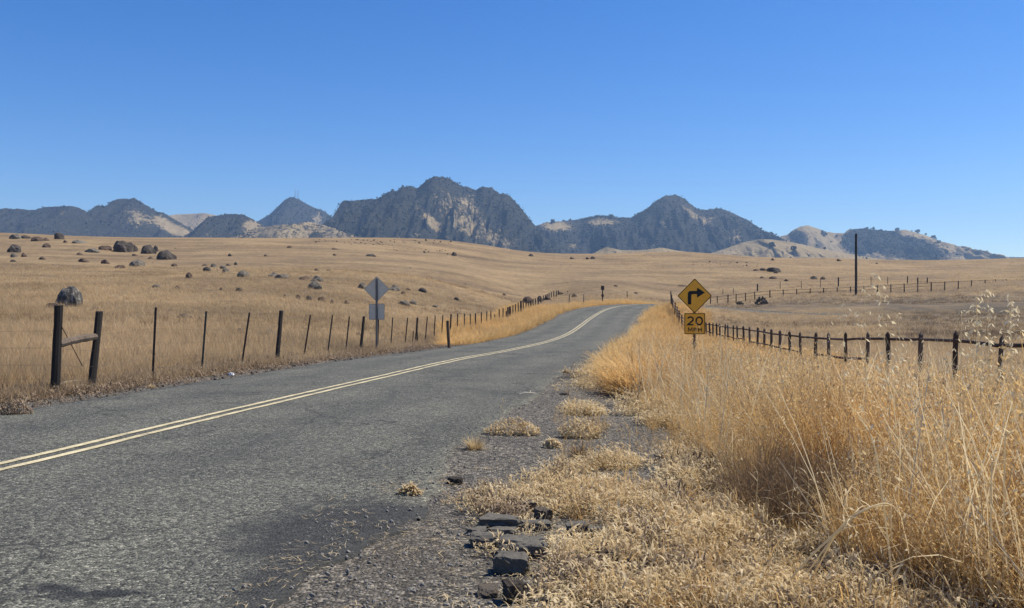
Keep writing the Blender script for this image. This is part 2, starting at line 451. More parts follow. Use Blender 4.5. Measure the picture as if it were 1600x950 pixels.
def road_coords(X, Y):
    """signed lateral distance from the axis, axis height, for arrays"""
    X = np.asarray(X, float); Y = np.asarray(Y, float)
    sh = X.shape; x = X.ravel(); y = Y.ravel()
    d = np.full(x.shape, 1e3); z = np.zeros(x.shape); s = np.zeros(x.shape)
    near = (np.abs(y) < 130) & (np.abs(x) < 130)
    xi = x[near]; yi = y[near]
    for a in range(0, len(xi), 20000):
        xs = xi[a:a + 20000]; ys = yi[a:a + 20000]
        dx = xs[:, None] - AX[None, :, 0]; dy = ys[:, None] - AX[None, :, 1]
        k = np.argmin(dx * dx + dy * dy, 1); r = np.arange(len(k))
        rx = dx[r, k]; ry = dy[r, k]
        lat = rx * NRM[k, 0] + ry * NRM[k, 1]
        al = rx * TAN[k, 0] + ry * TAN[k, 1]
        kk = np.clip(np.where(al > 0, k + 1, k - 1), 0, len(AX) - 1)
        seg = np.linalg.norm(AX[kk, :2] - AX[k, :2], axis=1) + 1e-9
        f = np.clip(np.abs(al) / seg, 0, 1)
        zz = AX[k, 2] * (1 - f) + AX[kk, 2] * f
        ii = np.flatnonzero(near)[a:a + 20000]
        far = np.hypot(rx, ry)
        d[ii] = np.where(far > np.abs(lat) + 1.0, np.sign(lat + 1e-9) * far, lat); z[ii] = zz; s[ii] = ARC[k]
    return d.reshape(sh), z.reshape(sh), s.reshape(sh)

# ------------------------------------------------------------------ terrain height (thin plate spline through surveyed points)
CT = [(-30, -8, .3), (-14, -8, .12), (0, -8, .08), (12, -8, 0), (32, -8, -.2), (-20, 3, .15), (-11, 3, .05), (0, 3, 0), (3, 3, 0), (12, 3, -.25), (25, 3, -.3),
      (2, 8, -.1), (6, 8, -.22), (7.45, 13.8, -.36), (8.7, 24.6, -.62), (5.3, 26, -.68), (2, 15, -.2), (3.2, 20, -.35), (4.6, 33, -.6), (8.8, 45, -.85), (9.6, 58, -.65), (12.4, 57, -.98),
      (11.4, 70, -.15), (12.8, 80, .55), (12.6, 66, -.8), (13.55, 73, -.35), (14.4, 80, .45), (15, 85, 1.0), (16, 92, 1.25),
      (-11.5, 15.1, .0), (-10.6, 16.2, -.05), (-7.3, 18.2, -.2), (-6.9, 21, -.17)]
CP = [(436, 25, -.27), (566, 33, -.4), (651, 42, -.56), (704, 51, -.5), (742, 60, -.5), (795, 80, -.05), (813, 89, .4), (840, 105, 1.05), (871, 147, 2.45),
      (0, 25, .15), (-400, 25, .4), (0, 50, 1.25), (-400, 50, 1.8), (0, 100, 4.9), (-400, 100, 6), (0, 180, 11.8), (-400, 180, 14), (0, 290, 24.4), (-400, 290, 27), (-900, 60, 3), (-900, 200, 17), (-900, 300, 30),
      (300, 35, .2), (300, 60, 1.45), (300, 110, 5.1), (300, 190, 11.6), (300, 310, 24.2),
      (600, 50, .25), (600, 80, 2.0), (600, 130, 5.7), (600, 210, 12.6), (600, 320, 25.0), (700, 320, 24.1),
      (750, 100, 2.5), (750, 150, 5.2), (750, 220, 11.2), (760, 320, 22.3), (820, 320, 20.2),
      (900, 120, 2.1), (900, 150, 4.0), (900, 190, 7.0), (900, 250, 12), (900, 320, 19.3), (960, 105, 1.75),
      (1000, 120, 2.1), (1000, 190, 6.9), (1000, 320, 19.8), (1060, 320, 20.1),
      (1200, 70, -.7), (1200, 85, -.35), (1400, 50, -.75), (1400, 75, -.3), (1600, 30, -.6), (1600, 75, -.15), (1900, 60, -.3),
      (1110, 140, 1.55), (1200, 140, 2.3), (1350, 140, 3.0), (1550, 140, 3.9), (2000, 140, 6), (1100, 110, .5), (1250, 110, .9), (1450, 110, 1.2), (1700, 110, 2.0),
      (1100, 190, 6.2), (1300, 190, 6.3), (1600, 190, 7.0), (2000, 190, 8.5), (1100, 250, 12.2), (1300, 250, 11), (1600, 250, 11.5),
      (1200, 320, 18.0), (1300, 320, 17.8), (1600, 320, 17.8), (2100, 320, 18), (2400, 60, -.2)]
for q in (-900, -400, 0, 300, 600, 760, 900, 1060, 1300, 1600, 2100):
    zr = {-900: 31, -400: 28, 0: 25.2, 300: 25.2, 600: 25.8, 760: 23, 900: 20.2, 1060: 20.8, 1300: 18.5, 1600: 18.5, 2100: 18.8}[q]
    CP.append((q, 400, zr)); CP.append((q, 520, zr + 0.5))
CTL = np.array(CT + [(px2x(p, y), y, z) for p, y, z in CP], float)
def tps_uv(X, Y):
    D = np.maximum(Y, -15) + 24.0
    return np.stack([X / D * 3.2, np.log(D) * 1.6], -1)
def tps_fit(P, z, lam=2e-4):
    d = np.linalg.norm(P[:, None] - P[None], axis=2); K = np.where(d > 0, d * d * np.log(d + 1e-12), 0) + lam * np.eye(len(P))
    A = np.concatenate([np.ones((len(P), 1)), P], 1)
    M = np.block([[K, A], [A.T, np.zeros((3, 3))]])
    return np.linalg.solve(M, np.concatenate([z, np.zeros(3)]))
TP = tps_uv(CTL[:, 0], CTL[:, 1])
TW = tps_fit(TP, np.arcsinh(CTL[:, 2]))             # compressed heights keep near ground calm
def tps_eval(X, Y):
    sh = X.shape; Q = tps_uv(X.ravel(), Y.ravel()); out = np.empty(len(Q))
    for a in range(0, len(Q), 20000):
        q = Q[a:a + 20000]
        d2 = ((q[:, None] - TP[None]) ** 2).sum(2)
        K = np.where(d2 > 0, 0.5 * d2 * np.log(d2 + 1e-20), 0)
        out[a:a + 20000] = K @ TW[:-3] + TW[-3] + q @ TW[-2:]
    return np.sinh(out).reshape(sh)

def terrain(X, Y, detail=True, full=False):
    X = np.asarray(X, float); Y = np.asarray(Y, float)
    z = tps_eval(X, Y)
    if detail:
        R = np.hypot(X, Y)
        z = z + fbm(X * 0.55, Y * 0.55, 4, 3) * 0.05 * sstep(3, 20, R) + fbm(X * 0.06, Y * 0.06, 4, 9) * 0.5 * sstep(35, 120, R) * (1 - sstep(250, 300, R))
    lat, rz, s = road_coords(X, Y)
    al = np.abs(lat)
    hw = np.where(lat > 0, HW, HWL)
    prof = rz - 0.014 - 0.0007 * np.clip(Y - 12, 0, 90) - 0.03 * sstep(hw, hw + 1.5, al) - 0.10 * sstep(hw - 0.5, hw - 1.1, al)
    wr = np.where(lat > 0, sstep(HW + 3.2, HW + 0.6, al), sstep(HWL + 2.6, HWL + 0.35, al))
    z = z * (1 - wr) + prof * wr
    return (z, lat, s) if full else z

def ground_at(x, y): return float(terrain(np.array([x]), np.array([y]))[0])

def at_many(pxy, y0=3.0, y1=420.0, n=900):
    """where the sight lines through these photo points meet the ground"""
    P = np.array(pxy, float); Y = np.exp(np.linspace(math.log(y0), math.log(y1), n))
    X = (P[:, 0:1] - 800) / F * Y[None]; Zr = EYE + (475 - P[:, 1:2]) / F * Y[None]
    Zt = terrain(X, np.broadcast_to(Y, X.shape))
    below = Zt >= Zr
    res = []
    for i in range(len(P)):
        k = np.argmax(below[i]) if below[i].any() else n - 1
        res.append((X[i, k], Y[k], Zt[i, k]))
    return res

# ------------------------------------------------------------------ ground sheet
tv = np.concatenate([np.exp(np.arange(math.log(5), math.log(30), 0.0085)), np.exp(np.arange(math.log(30), math.log(120), 0.0125)), np.exp(np.arange(math.log(120), math.log(530), 0.02))])
av = np.linspace(-1.0, 1.0, 361) ; av = np.sign(av) * (0.75 * np.abs(av) + 0.45 * np.abs(av) ** 3)
YY = (tv - 13.0)[:, None] * np.ones_like(av)[None]; XX = tv[:, None] * av[None]
ZZ, LAT, ARCS = terrain(XX, YY, full=True)
fade = sstep(420, 520, tv)[:, None]
P = np.stack([XX, YY, ZZ], -1)
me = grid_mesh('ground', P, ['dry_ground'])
al = np.abs(LAT)
# gravel: narrow on the left, wide on the right near the camera
wide = np.interp(YY, [0, 4, 7, 10, 14, 20, 30, 60, 85, 100], [2.2, 1.9, 2.1, 2.0, 1.6, 1.1, .6, .8, 1.6, .5])
gr = np.where(LAT > 0, sstep(HW + wide + 0.7, HW + wide - 0.4, al), sstep(HWL + 1.7, HWL + 0.4, al))
add_attr(me, 'gravel', gr)
pxp = 800 + F * XX / np.maximum(YY, 1)
def dark_bands(px, Y): return np.clip(np.exp(-((Y - 117) / 15) ** 2) * sstep(1110, 1180, px) * .9 + sstep(1330, 1450, px) * sstep(40, 54, Y) * (1 - sstep(108, 130, Y)) * .8, 0, 1)
dk = dark_bands(pxp, YY)
dk = dk + np.exp(-(((XX - 1.95) / .5) ** 2 + ((YY - 6.1) / .6) ** 2)) * 1.2  # soil in the grass hollow: shade of the tall grass painted in dark
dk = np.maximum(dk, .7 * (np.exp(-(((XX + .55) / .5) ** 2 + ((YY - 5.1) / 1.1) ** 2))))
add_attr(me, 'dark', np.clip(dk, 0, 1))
g = obj('ground', me); g['kind'] = 'structure'
# plain beyond the crest, out to the horizon
fy = np.concatenate([np.linspace(519, 1000, 8), np.linspace(1200, 5200, 14), [9000, 20000]])
fx = np.linspace(-1, 1, 41)
FX = fx[None] * (fy * 1.15 + 300)[:, None]; FY = fy[:, None] * np.ones_like(fx)[None]
z520 = tps_eval(FX * 519 / FY, np.full_like(FX, 519.0))
FZ = (z520 - 1.5) * np.clip(1 - (FY - 519) / 900, 0, 1) + np.minimum(np.maximum(FY - 519, 0), 4500) * 0.030
FZ += fbm(FX * .004, FY * .004, 3, 5) * 8 * sstep(700, 1200, FY)
me = grid_mesh('far_plain', np.stack([FX, FY, FZ], -1), ['dry_ground'])
add_attr(me, 'gravel', FX * 0); add_attr(me, 'dark', FX * 0)
o = obj('plain', me); o['kind'] = 'structure'
# land behind the viewer
bx = np.linspace(-400, 400, 21); by = np.array([-500, -200, -60, -30, -15, -7.95])
BX, BY = np.meshgrid(bx, by); BZ = np.where(BY > -10, tps_eval(BX * .03, BY) - 0.12, -0.6)
me = grid_mesh('near_field', np.stack([BX, BY, BZ], -1), ['dry_ground']); add_attr(me, 'gravel', BX * 0); add_attr(me, 'dark', BX * 0)
o = obj('field', me); o['kind'] = 'structure'

# ------------------------------------------------------------------ road
s0 = np.interp(34, AX[:150, 1], ARC[:150]); s1 = np.interp(1.5, AX[:150, 1], ARC[:150])
L = np.concatenate([np.arange(ARC[0], s1, .4), np.arange(s1, s0, .07), np.arange(s0, ARC[-1], .25)])
cx, cy, cz = (np.interp(L, ARC, AX[:, k]) for k in range(3))
nx, ny = np.interp(L, ARC, NRM[:, 0]), np.interp(L, ARC, NRM[:, 1])
u = np.concatenate([[-1.0], np.linspace(-.985, .985, 61), [1.0]])
def edge_w(L, seed, amp, hw): return hw + fbm(L * 0.35, L * 0 + seed, 3, seed) * amp + fbm(L * 1.9, L * 0 + seed, 3, seed + 4) * 0.10
wl = edge_w(L, 21, 0.12, HWL); wrr = edge_w(L, 33, 0.22, HW) + .36 * (1 - sstep(6.2, 9.5, cy)) + fbm(L * 5, L * 0 + 3, 3, 88) * .07 * (1 - sstep(8, 14, cy))
lat = np.where(u[None] < 0, u[None] * wl[:, None], u[None] * wrr[:, None])
RX = cx[:, None] + lat * nx[:, None]; RY = cy[:, None] + lat * ny[:, None]
RZ = cz[:, None] + 0.03 * (1 - (lat / HW) ** 2) + fbm(RX * .8, RY * .8, 3, 40) * 0.006
edge = np.abs(u) == 1.0
RZ[:, edge] -= 0.09
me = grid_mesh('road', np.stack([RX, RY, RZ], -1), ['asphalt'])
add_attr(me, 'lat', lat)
def blob(X, Y, c, a, b, rot=0):
    dx = X - c[0]; dy = Y - c[1]; ca, sa = math.cos(rot), math.sin(rot)
    return 1 - np.sqrt(((dx * ca + dy * sa) / a) ** 2 + ((-dx * sa + dy * ca) / b) ** 2)
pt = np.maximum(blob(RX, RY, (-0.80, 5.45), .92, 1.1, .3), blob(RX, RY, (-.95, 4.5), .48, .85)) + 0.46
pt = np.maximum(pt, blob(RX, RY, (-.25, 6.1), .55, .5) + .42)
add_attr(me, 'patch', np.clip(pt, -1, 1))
sm = np.maximum(blob(RX, RY, (-2.25, 4.36), .30, .13, -.1), blob(RX, RY, (-2.0, 4.28), .42, .14, .1)) * 1.0 + 0.12
sm = np.maximum(sm, blob(RX, RY, (-3.68, 12.3), .5, .10, .3) * .8 + .05)
add_attr(me, 'seam', np.clip(sm, -1.5, 1))
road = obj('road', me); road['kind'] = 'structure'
def line_strip(off, wd, l0, l1):
    k = (L >= l0) & (L <= l1)
    q = np.array([off - wd / 2, off + wd / 2])[None] + (fbm(L[k] * .12, L[k] * 0, 2, 77) * .03)[:, None]
    q = q + np.stack([fbm(L[k] * 3, L[k] * 0 + 9 + off, 3, 5), fbm(L[k] * 3, L[k] * 0 + 30 + off, 3, 6)], 1) * 0.012
    X = cx[k][:, None] + q * nx[k][:, None]; Y = cy[k][:, None] + q * ny[k][:, None]
    Z = cz[k][:, None] + 0.03 * (1 - (q / HW) ** 2) + fbm(X * .8, Y * .8, 3, 40) * 0.006 + 0.006
    return grid_mesh('painted_line', np.stack([X, Y, Z], -1), ['line_paint'])
for off in (-0.115, 0.115):
    o = obj('painted_line', line_strip(off, 0.09, 3, 150), road)
    o['label'] = 'faded pale yellow line along the middle of the road, ' + ('nearer the left wire fence' if off < 0 else 'nearer the gravel shoulder')

# ------------------------------------------------------------------ scatter (uncountable stuff only): one mesh holding prototypes + seed points, instanced by its own nodes
def scatter(name, protos, pts, rot, scl, pick, mats, parent=None):
    """protos: list of (verts, faces, material_index list or None, tint array or None)"""
    V = []; Fc = []; MI = []; TI = []; PID = []
    for k, (v, f, mi, ti) in enumerate(protos):
        b = len(V); V += [tuple(q) for q in v]; Fc += [tuple(i + b for i in q) for q in f]
        MI += list(mi) if mi is not None else [0] * len(f)
        TI += list(ti) if ti is not None else [0.5] * len(v); PID += [k] * len(v)
    nb = len(V); n = len(pts)
    me = bpy.data.meshes.new(name)
    me.from_pydata(V, [], Fc)
    for m in mats: me.materials.append(MATS[m])
    me.polygons.foreach_set('material_index', np.asarray(MI, np.int32))
    me.vertices.add(n)
    co = np.empty((nb + n, 3), np.float32); me.vertices.foreach_get('co', co[:].reshape(-1)) if False else None
    co[:nb] = np.asarray(V, np.float32); co[nb:] = pts
    me.vertices.foreach_set('co', co.reshape(-1)); me.update()
    def at(nm, typ, arr, key):
        a = me.attributes.new(nm, typ, 'POINT'); a.data.foreach_set(key, arr)
    at('pid', 'INT', np.concatenate([np.asarray(PID, np.int32), np.full(n, -1, np.int32)]), 'value')
    at('pick', 'INT', np.concatenate([np.zeros(nb, np.int32), np.asarray(pick, np.int32)]), 'value')
    at('tint', 'FLOAT', np.concatenate([np.asarray(TI, np.float32), np.zeros(n, np.float32)]), 'value')
    at('rot', 'FLOAT_VECTOR', np.concatenate([np.zeros((nb, 3)), rot]).astype(np.float32).reshape(-1), 'vector')
    at('scl', 'FLOAT_VECTOR', np.concatenate([np.ones((nb, 3)), scl]).astype(np.float32).reshape(-1), 'vector')
    ng = bpy.data.node_groups.new(name, 'GeometryNodeTree')
    ng.interface.new_socket('Geometry', in_out='INPUT', socket_type='NodeSocketGeometry')
    ng.interface.new_socket('Geometry', in_out='OUTPUT', socket_type='NodeSocketGeometry')
    N = ng.nodes; Lk = ng.links
    gi = N.new('NodeGroupInput'); go = N.new('NodeGroupOutput')
    def named(nm, typ):
        a = N.new('GeometryNodeInputNamedAttribute'); a.data_type = typ; a.inputs['Name'].default_value = nm
        return a.outputs['Attribute']
    pid = named('pid', 'INT')
    def sel(k):
        c = N.new('FunctionNodeCompare'); c.data_type = 'INT'; c.operation = 'EQUAL'
        Lk.new(pid, c.inputs[2]); c.inputs[3].default_value = k
        s = N.new('GeometryNodeSeparateGeometry'); s.domain = 'POINT'
        Lk.new(gi.outputs[0], s.inputs['Geometry']); Lk.new(c.outputs[0], s.inputs['Selection'])
        return s.outputs['Selection']
    g2i = N.new('GeometryNodeGeometryToInstance')
    for k in range(len(protos)): Lk.new(sel(k), g2i.inputs[0])
    iop = N.new('GeometryNodeInstanceOnPoints')
    Lk.new(sel(-1), iop.inputs['Points']); Lk.new(g2i.outputs[0], iop.inputs['Instance'])
    iop.inputs['Pick Instance'].default_value = True
    Lk.new(named('pick', 'INT'), iop.inputs['Instance Index'])
    Lk.new(named('rot', 'FLOAT_VECTOR'), iop.inputs['Rotation']); Lk.new(named('scl', 'FLOAT_VECTOR'), iop.inputs['Scale'])
    Lk.new(iop.outputs[0], go.inputs[0])
    o = obj(name, me, parent); md = o.modifiers.new('scatter', 'NODES'); md.node_group = ng
    o['kind'] = 'stuff'
    return o

def ico(sub=1):
    import bmesh
    bm = bmesh.new(); bmesh.ops.create_icosphere(bm, subdivisions=sub, radius=1)
    v = np.array([q.co[:] for q in bm.verts]); f = [tuple(x.index for x in q.verts) for q in bm.faces]; bm.free()
    return v, f

# ------------------------------------------------------------------ mountains
def gb(px, py, c, sx, sy, rot=0.0):
    ca, sa = math.cos(rot), math.sin(rot); dx = px - c[0]; dy = py - c[1]
    return np.exp(-(((dx * ca + dy * sa) / sx) ** 2 + ((-dx * sa + dy * ca) / sy) ** 2))
SCRUB = []; HILLV = {}
def mountain(name, sil, D, W, tanf, amp=30, dens=2600, seed=0, zb=None, rag=1.3, back=0.8, scrub_size=1.0, floor_py=420):
    sil = np.array(sil, float)
    p = np.arange(sil[0, 0], sil[-1, 0] + .01, 1.5)
    py = np.interp(p, sil[:, 0], sil[:, 1]) + fbm(p * .22, p * 0, 3, seed + 50) * rag
    Dp = D + fbm(p * .012, p * 0 + 3, 3, seed) * 0.05 * D
    X = (p - 800) / F * Dp; ZR = EYE + (475 - py) / F * Dp
    base = zb if zb is not None else EYE + (475 - floor_py) / F * D - 20
    s = np.concatenate([-np.linspace(1, 0, 90)[:-1], np.linspace(0, back, 24)])
    Sg, Pp = np.meshgrid(s, p, indexing='ij'); k = np.abs(Sg)
    spur = fbm(Pp * .035, k * 1.2 + 5, 4, seed + 7)
    kk = np.clip(k * (1 + 0.38 * spur * sstep(0, .25, k)), 0, 1.4)
    f = np.clip(1 - kk ** 0.92, -0.15, 1)
    ridg = 1 - np.abs(fbm(Pp * .05 + k * 1.5, k * 2.4, 6, seed + 13)) * 2.3 + .25 * fbm(Pp * .3, k * 12, 3, seed + 17)
    Zm = base + (ZR[None] - base) * f + amp * (ridg - 0.55) * np.clip(4 * f * (1 - f), 0, 1) * sstep(0.02, .3, k)
    Xm = np.broadcast_to(X, Zm.shape) + fbm(Pp * .06, k * 3, 3, seed + 31) * 12 * sstep(0, .2, k); Ym = Dp[None] + Sg * W
    Pm = np.stack([Xm, Ym, Zm], -1)
    me = grid_mesh(name, Pm, ['mountain_cover'])
    ppx = 800 + F * Xm / Ym; ppy = 475 - F * (Zm - EYE) / Ym
    tan = tanf(ppx, ppy); tan = np.where(tan > 0, tan * 1.5, tan); add_attr(me, 'tan', tan)
    o = obj(name, me); o['kind'] = 'structure'
    # scrub cover: where the grass is not
    pr = np.clip(1.0 - 1.25 * tan - fbm(Xm * .012, Ym * .012, 3, seed + 3) * .5, 0.14 if dens > 1000 else 0.02, 1) ** 1.6
    pr = pr * (Sg < 0.12) * (ppy < 408)
    q = pr.ravel() / pr.sum()
    n = int(dens); ids = RNG.choice(q.size, n, p=q)
    pts = Pm.reshape(-1, 3)[ids] + RNG.normal(0, 1, (n, 3)) * np.array([3, 4, .3])
    SCRUB.append((pts, (.8 + 1.9 * RNG.random(n) ** 2.4) * D / 2500 * scrub_size))
    HILLV[name + str(seed)] = (Pm, ppx, ppy)
    return o

B0 = lambda v: (lambda x, y: np.full(x.shape, v))
mountain('mountain', [(-420, 352), (-300, 338), (-180, 330), (-80, 322), (-20, 330), (0, 326), (25, 326), (55, 328), (62, 325), (80, 323), (105, 321), (125, 325), (138, 332), (143, 327), (150, 321), (165, 322), (175, 313), (185, 311), (197, 311), (210, 309),
          (220, 315), (232, 322), (245, 330), (262, 336), (275, 344), (300, 358), (330, 372)], 2800, 520,
         lambda x, y: -.05 + .75 * gb(x, y, (262, 352), 28, 9, .5) + .45 * gb(x, y, (215, 340), 26, 16, .5) + .3 * gb(x, y, (95, 331), 10, 6) + .5 * gb(x, y, (285, 362), 22, 8, .4), seed=1, dens=5200)
mountain('hill', [(235, 345), (262, 337), (275, 335), (300, 334), (320, 333), (345, 338), (380, 348), (420, 360)], 3600, 420, B0(.85), seed=2, dens=120, amp=12, rag=.3)
mountain('hill', [(285, 372), (300, 362), (312, 350), (325, 340), (340, 336), (360, 334), (380, 335), (395, 342), (405, 349), (425, 358), (450, 368)], 2500, 330,
         lambda x, y: .05 + .6 * gb(x, y, (392, 354), 14, 12) + .4 * gb(x, y, (410, 362), 20, 6), seed=3, dens=1500, amp=18)
mountain('mountain', [(380, 358), (400, 347), (420, 336), (435, 322), (445, 312), (453, 308), (460, 308.5), (468, 312), (480, 319), (492, 325), (503, 328), (515, 336), (522, 341), (540, 350), (570, 362)], 3700, 520,
         lambda x, y: -.1 + .6 * gb(x, y, (495, 343), 12, 8, .4) + .35 * gb(x, y, (500, 332), 10, 4, .5), seed=4, dens=2200, rag=.4)
mountain('hill', [(350, 372), (380, 366), (400, 356), (430, 352), (460, 350), (480, 346), (505, 351), (520, 356), (545, 366), (580, 374)], 2150, 260,
         lambda x, y: .42 + 0 * x, seed=5, dens=700, amp=12, scrub_size=1.2)
mountain('mountain', [(470, 385), (490, 368), (505, 350), (518, 341), (526, 337), (528, 330), (533, 317), (537, 314), (560, 313), (580, 311), (595, 310), (598, 303), (602, 303), (605, 304), (612, 297), (620, 298), (629, 291), (640, 292), (652, 294),
          (660, 287), (670, 280), (680, 276), (693, 276), (705, 281), (722, 291), (735, 293), (742, 297), (750, 293), (757, 292), (767, 293), (780, 302), (795, 304), (800, 310), (815, 326), (830, 346), (845, 361), (855, 374), (868, 388), (890, 405)], 2450, 470,
         lambda x, y: -.12 + .62 * gb(x, y, (676, 350), 34, 8, .75) + .42 * gb(x, y, (705, 325), 46, 20, .8) + .34 * gb(x, y, (730, 312), 20, 14, .8) + .4 * gb(x, y, (755, 370), 70, 14, .45) + .3 * gb(x, y, (750, 340), 30, 14, .9) + .2 * gb(x, y, (790, 370), 30, 12, .8) + .22 * gb(x, y, (560, 368), 50, 7) + .3 * gb(x, y, (640, 368), 30, 5), seed=6, dens=9000, amp=42)
mountain('mountain', [(790, 372), (815, 362), (840, 352), (850, 348), (862, 347), (880, 345), (900, 343), (915, 340), (930, 337), (940, 336), (955, 338), (970, 340), (985, 340), (1000, 332), (1010, 326), (1025, 314), (1035, 308), (1045, 305), (1055, 304), (1065, 308),
          (1080, 319), (1090, 326), (1105, 328), (1118, 326), (1125, 325), (1135, 328), (1150, 335), (1170, 345), (1185, 355), (1200, 366), (1215, 378), (1235, 395)], 2900, 560,
         lambda x, y: -.1 + .8 * gb(x, y, (868, 353), 30, 9) + .7 * gb(x, y, (938, 347), 24, 7) + .5 * gb(x, y, (1080, 333), 26, 9, .6) + .35 * gb(x, y, (1108, 345), 14, 18, .4) + .6 * gb(x, y, (1150, 368), 12, 14) + .5 * gb(x, y, (1035, 350), 12, 6, .7) + .5 * gb(x, y, (893, 385), 14, 6), seed=7, dens=7000, amp=34)
mountain('hill', [(1165, 400), (1190, 378), (1200, 369), (1215, 370), (1230, 367), (1238, 360), (1250, 354), (1262, 352), (1275, 356), (1290, 362), (1305, 364), (1320, 364), (1325, 359), (1345, 357), (1370, 359), (1385, 361), (1400, 360), (1415, 359), (1430, 363),
          (1445, 367), (1460, 373), (1475, 380), (1490, 388), (1500, 394), (1515, 402), (1540, 412)], 3000, 480,
         lambda x, y: .95 - 1.3 * gb(x, y, (1246, 371), 16, 13) - 1.5 * gb(x, y, (1342, 378), 30, 20) - 1.6 * gb(x, y, (1425, 389), 55, 19, .2) - .9 * gb(x, y, (1385, 372), 22, 12) - .4 * gb(x, y, (1500, 398), 14, 6) - 1.2 * gb(x, y, (1355, 362), 16, 5), seed=8, dens=2600, amp=16, rag=.4)
mountain('hill', [(1080, 402), (1110, 396), (1135, 388), (1160, 379), (1185, 374), (1205, 374), (1240, 379), (1275, 387), (1310, 394), (1345, 400), (1400, 408)], 2000, 300, B0(.88), seed=9, dens=60, amp=10, rag=.25, floor_py=425)
mountain('hill', [(905, 402), (925, 397), (938, 390), (948, 386), (957, 388), (970, 391), (1000, 391), (1018, 389), (1035, 387), (1055, 391), (1085, 395), (1120, 402)], 1700, 180, B0(.85), seed=10, dens=50, amp=5, rag=.25, floor_py=420)
mountain('hill', [(1480, 408), (1515, 402.5), (1530, 402), (1545, 400.8), (1560, 400.5), (1575, 401.5), (1620, 402), (1800, 400), (2100, 404)], 4200, 300, B0(.1), seed=11, dens=600, amp=3, rag=.3, floor_py=415)

def bush_proto(seed, sub=1):
    v, f = ico(sub); v = v * (1 + 0.35 * fbm(v[:, 0:1] * 1.7 + seed * 5, v[:, 1:2] * 1.7 + v[:, 2:3] * 1.3, 3, seed))
    v[:, 2] = v[:, 2] * 0.85 + 0.55
    return v, f, None, None
pts = np.concatenate([a for a, b in SCRUB]); sz = np.concatenate([b for a, b in SCRUB]); n = len(pts)
scatter('hillside_scrub', [bush_proto(k) for k in range(5)], pts, np.stack([RNG.normal(0, .15, n), RNG.normal(0, .15, n), RNG.uniform(0, 6.28, n)], 1),
        sz[:, None] * np.stack([RNG.uniform(.8, 1.5, n), RNG.uniform(.8, 1.3, n), RNG.uniform(.7, 1.2, n)], 1), RNG.integers(0, 5, n), ['scrub_leaf'])

# single oaks that stand clear on the pale slopes
def oak_meshes(seed):
    rnd = random.Random(seed); t = MB()
    t.tube([(0, 0, -.6), (.1, 0, 1.2), (.15, .1, 2.6)], [.45, .35, .25], 6)
    for k in range(4):
        a = k * 1.57 + rnd.random(); t.tube([(.12, .08, 2.0), (math.cos(a) * 1.1, math.sin(a) * 1.1, 3.3), (math.cos(a) * 2.0, math.sin(a) * 2.0, 4.3)], [.2, .13, .06], 5)
    c = MB(); v, f = ico(1)
    for k in range(34):
        a = rnd.uniform(0, 6.28); r = 2.9 * math.sqrt(rnd.random()); h = rnd.uniform(2.2, 6.2)
        r *= math.sqrt(max(0.1, 1 - ((h - 3.9) / 2.8) ** 2)); q = rnd.uniform(.55, 1.05)
        w = v * np.array([q, q, q * .75]) * (1 + .3 * fbm(v[:, 0:1] * 2 + k, v[:, 1:2] * 2 + v[:, 2:3], 2, k))
        c.add(w + np.array([r * math.cos(a), r * math.sin(a), h]), f)
    return t.mesh('trunk', 'brown_wood'), c.mesh('crown', 'scrub_leaf')
OAKS = [oak_meshes(k) for k in range(3)]
TREES = [('hill9', 1206, 386, 11, 'lone dark oak standing upright on the pale foothill left of the pole, below the skyline'), ('hill9', 1240, 391, 10, 'broad dark oak low on the pale foothill, right of the upright lone oak'),
         ('hill8', 1287, 369, 10, 'dark oak in the middle of the pale face under the twin rounded tops'), ('hill8', 1307, 371, 5, 'small oak on the saddle just left of the pole'),
         ('hill8', 1402, 361, 7, 'round oak on the skyline above the large dark slope right of the pole'), ('hill8', 1434, 364, 8, 'oak on the skyline where the far right hill begins to fall away'),
         ('hill8', 1459, 373, 7, 'oak on the falling skyline halfway down the far right hill'), ('hill8', 1467, 380, 7, 'oak just below the falling skyline of the far right hill'), ('hill8', 1489, 388, 8, 'lowest oak on the falling skyline at the right foot of the far hill'),
         ('hill8', 1355, 358, 5, 'leftmost of the pair of small oaks on the hilltop just right of the pole'), ('hill8', 1365, 359, 6, 'rightmost of the pair of small oaks on the hilltop just right of the pole'),
         ('hill8', 1285, 363, 5, 'small oak on the skyline right of the scrubby round top'), ('hill9', 1288, 389, 5, 'small squat oak on the pale foothill close to the pole'),
         ('mountain7', 864, 348, 8, 'oak on the pale skyline just right of the steep dark peak'), ('mountain7', 997, 336, 6, 'oak on the skyline where the right peak starts to climb'), ('mountain7', 955, 340, 8, 'clump-like oak on top of the pale patch left of the right peak')]
for i, (hn, tx, ty, hp, lab) in enumerate(TREES):
    Pm, ppx, ppy = HILLV[hn]
    d = np.hypot(ppx[:90] - tx, ppy[:90] - ty); k = np.unravel_index(np.argmin(d), d.shape); q = Pm[k]
    s = .8 * hp / F * q[1] / 5
    t = thing('oak_tree', lab, 'tree', (q[0], q[1], q[2] - 2.1 * s), random.uniform(0, 6), 'oaks on the far hills'); t.scale = (s * random.uniform(.9, 1.3), s, s)
    tr, cr = OAKS[i % 3]; obj('trunk', tr, t); obj('crown', cr, t)

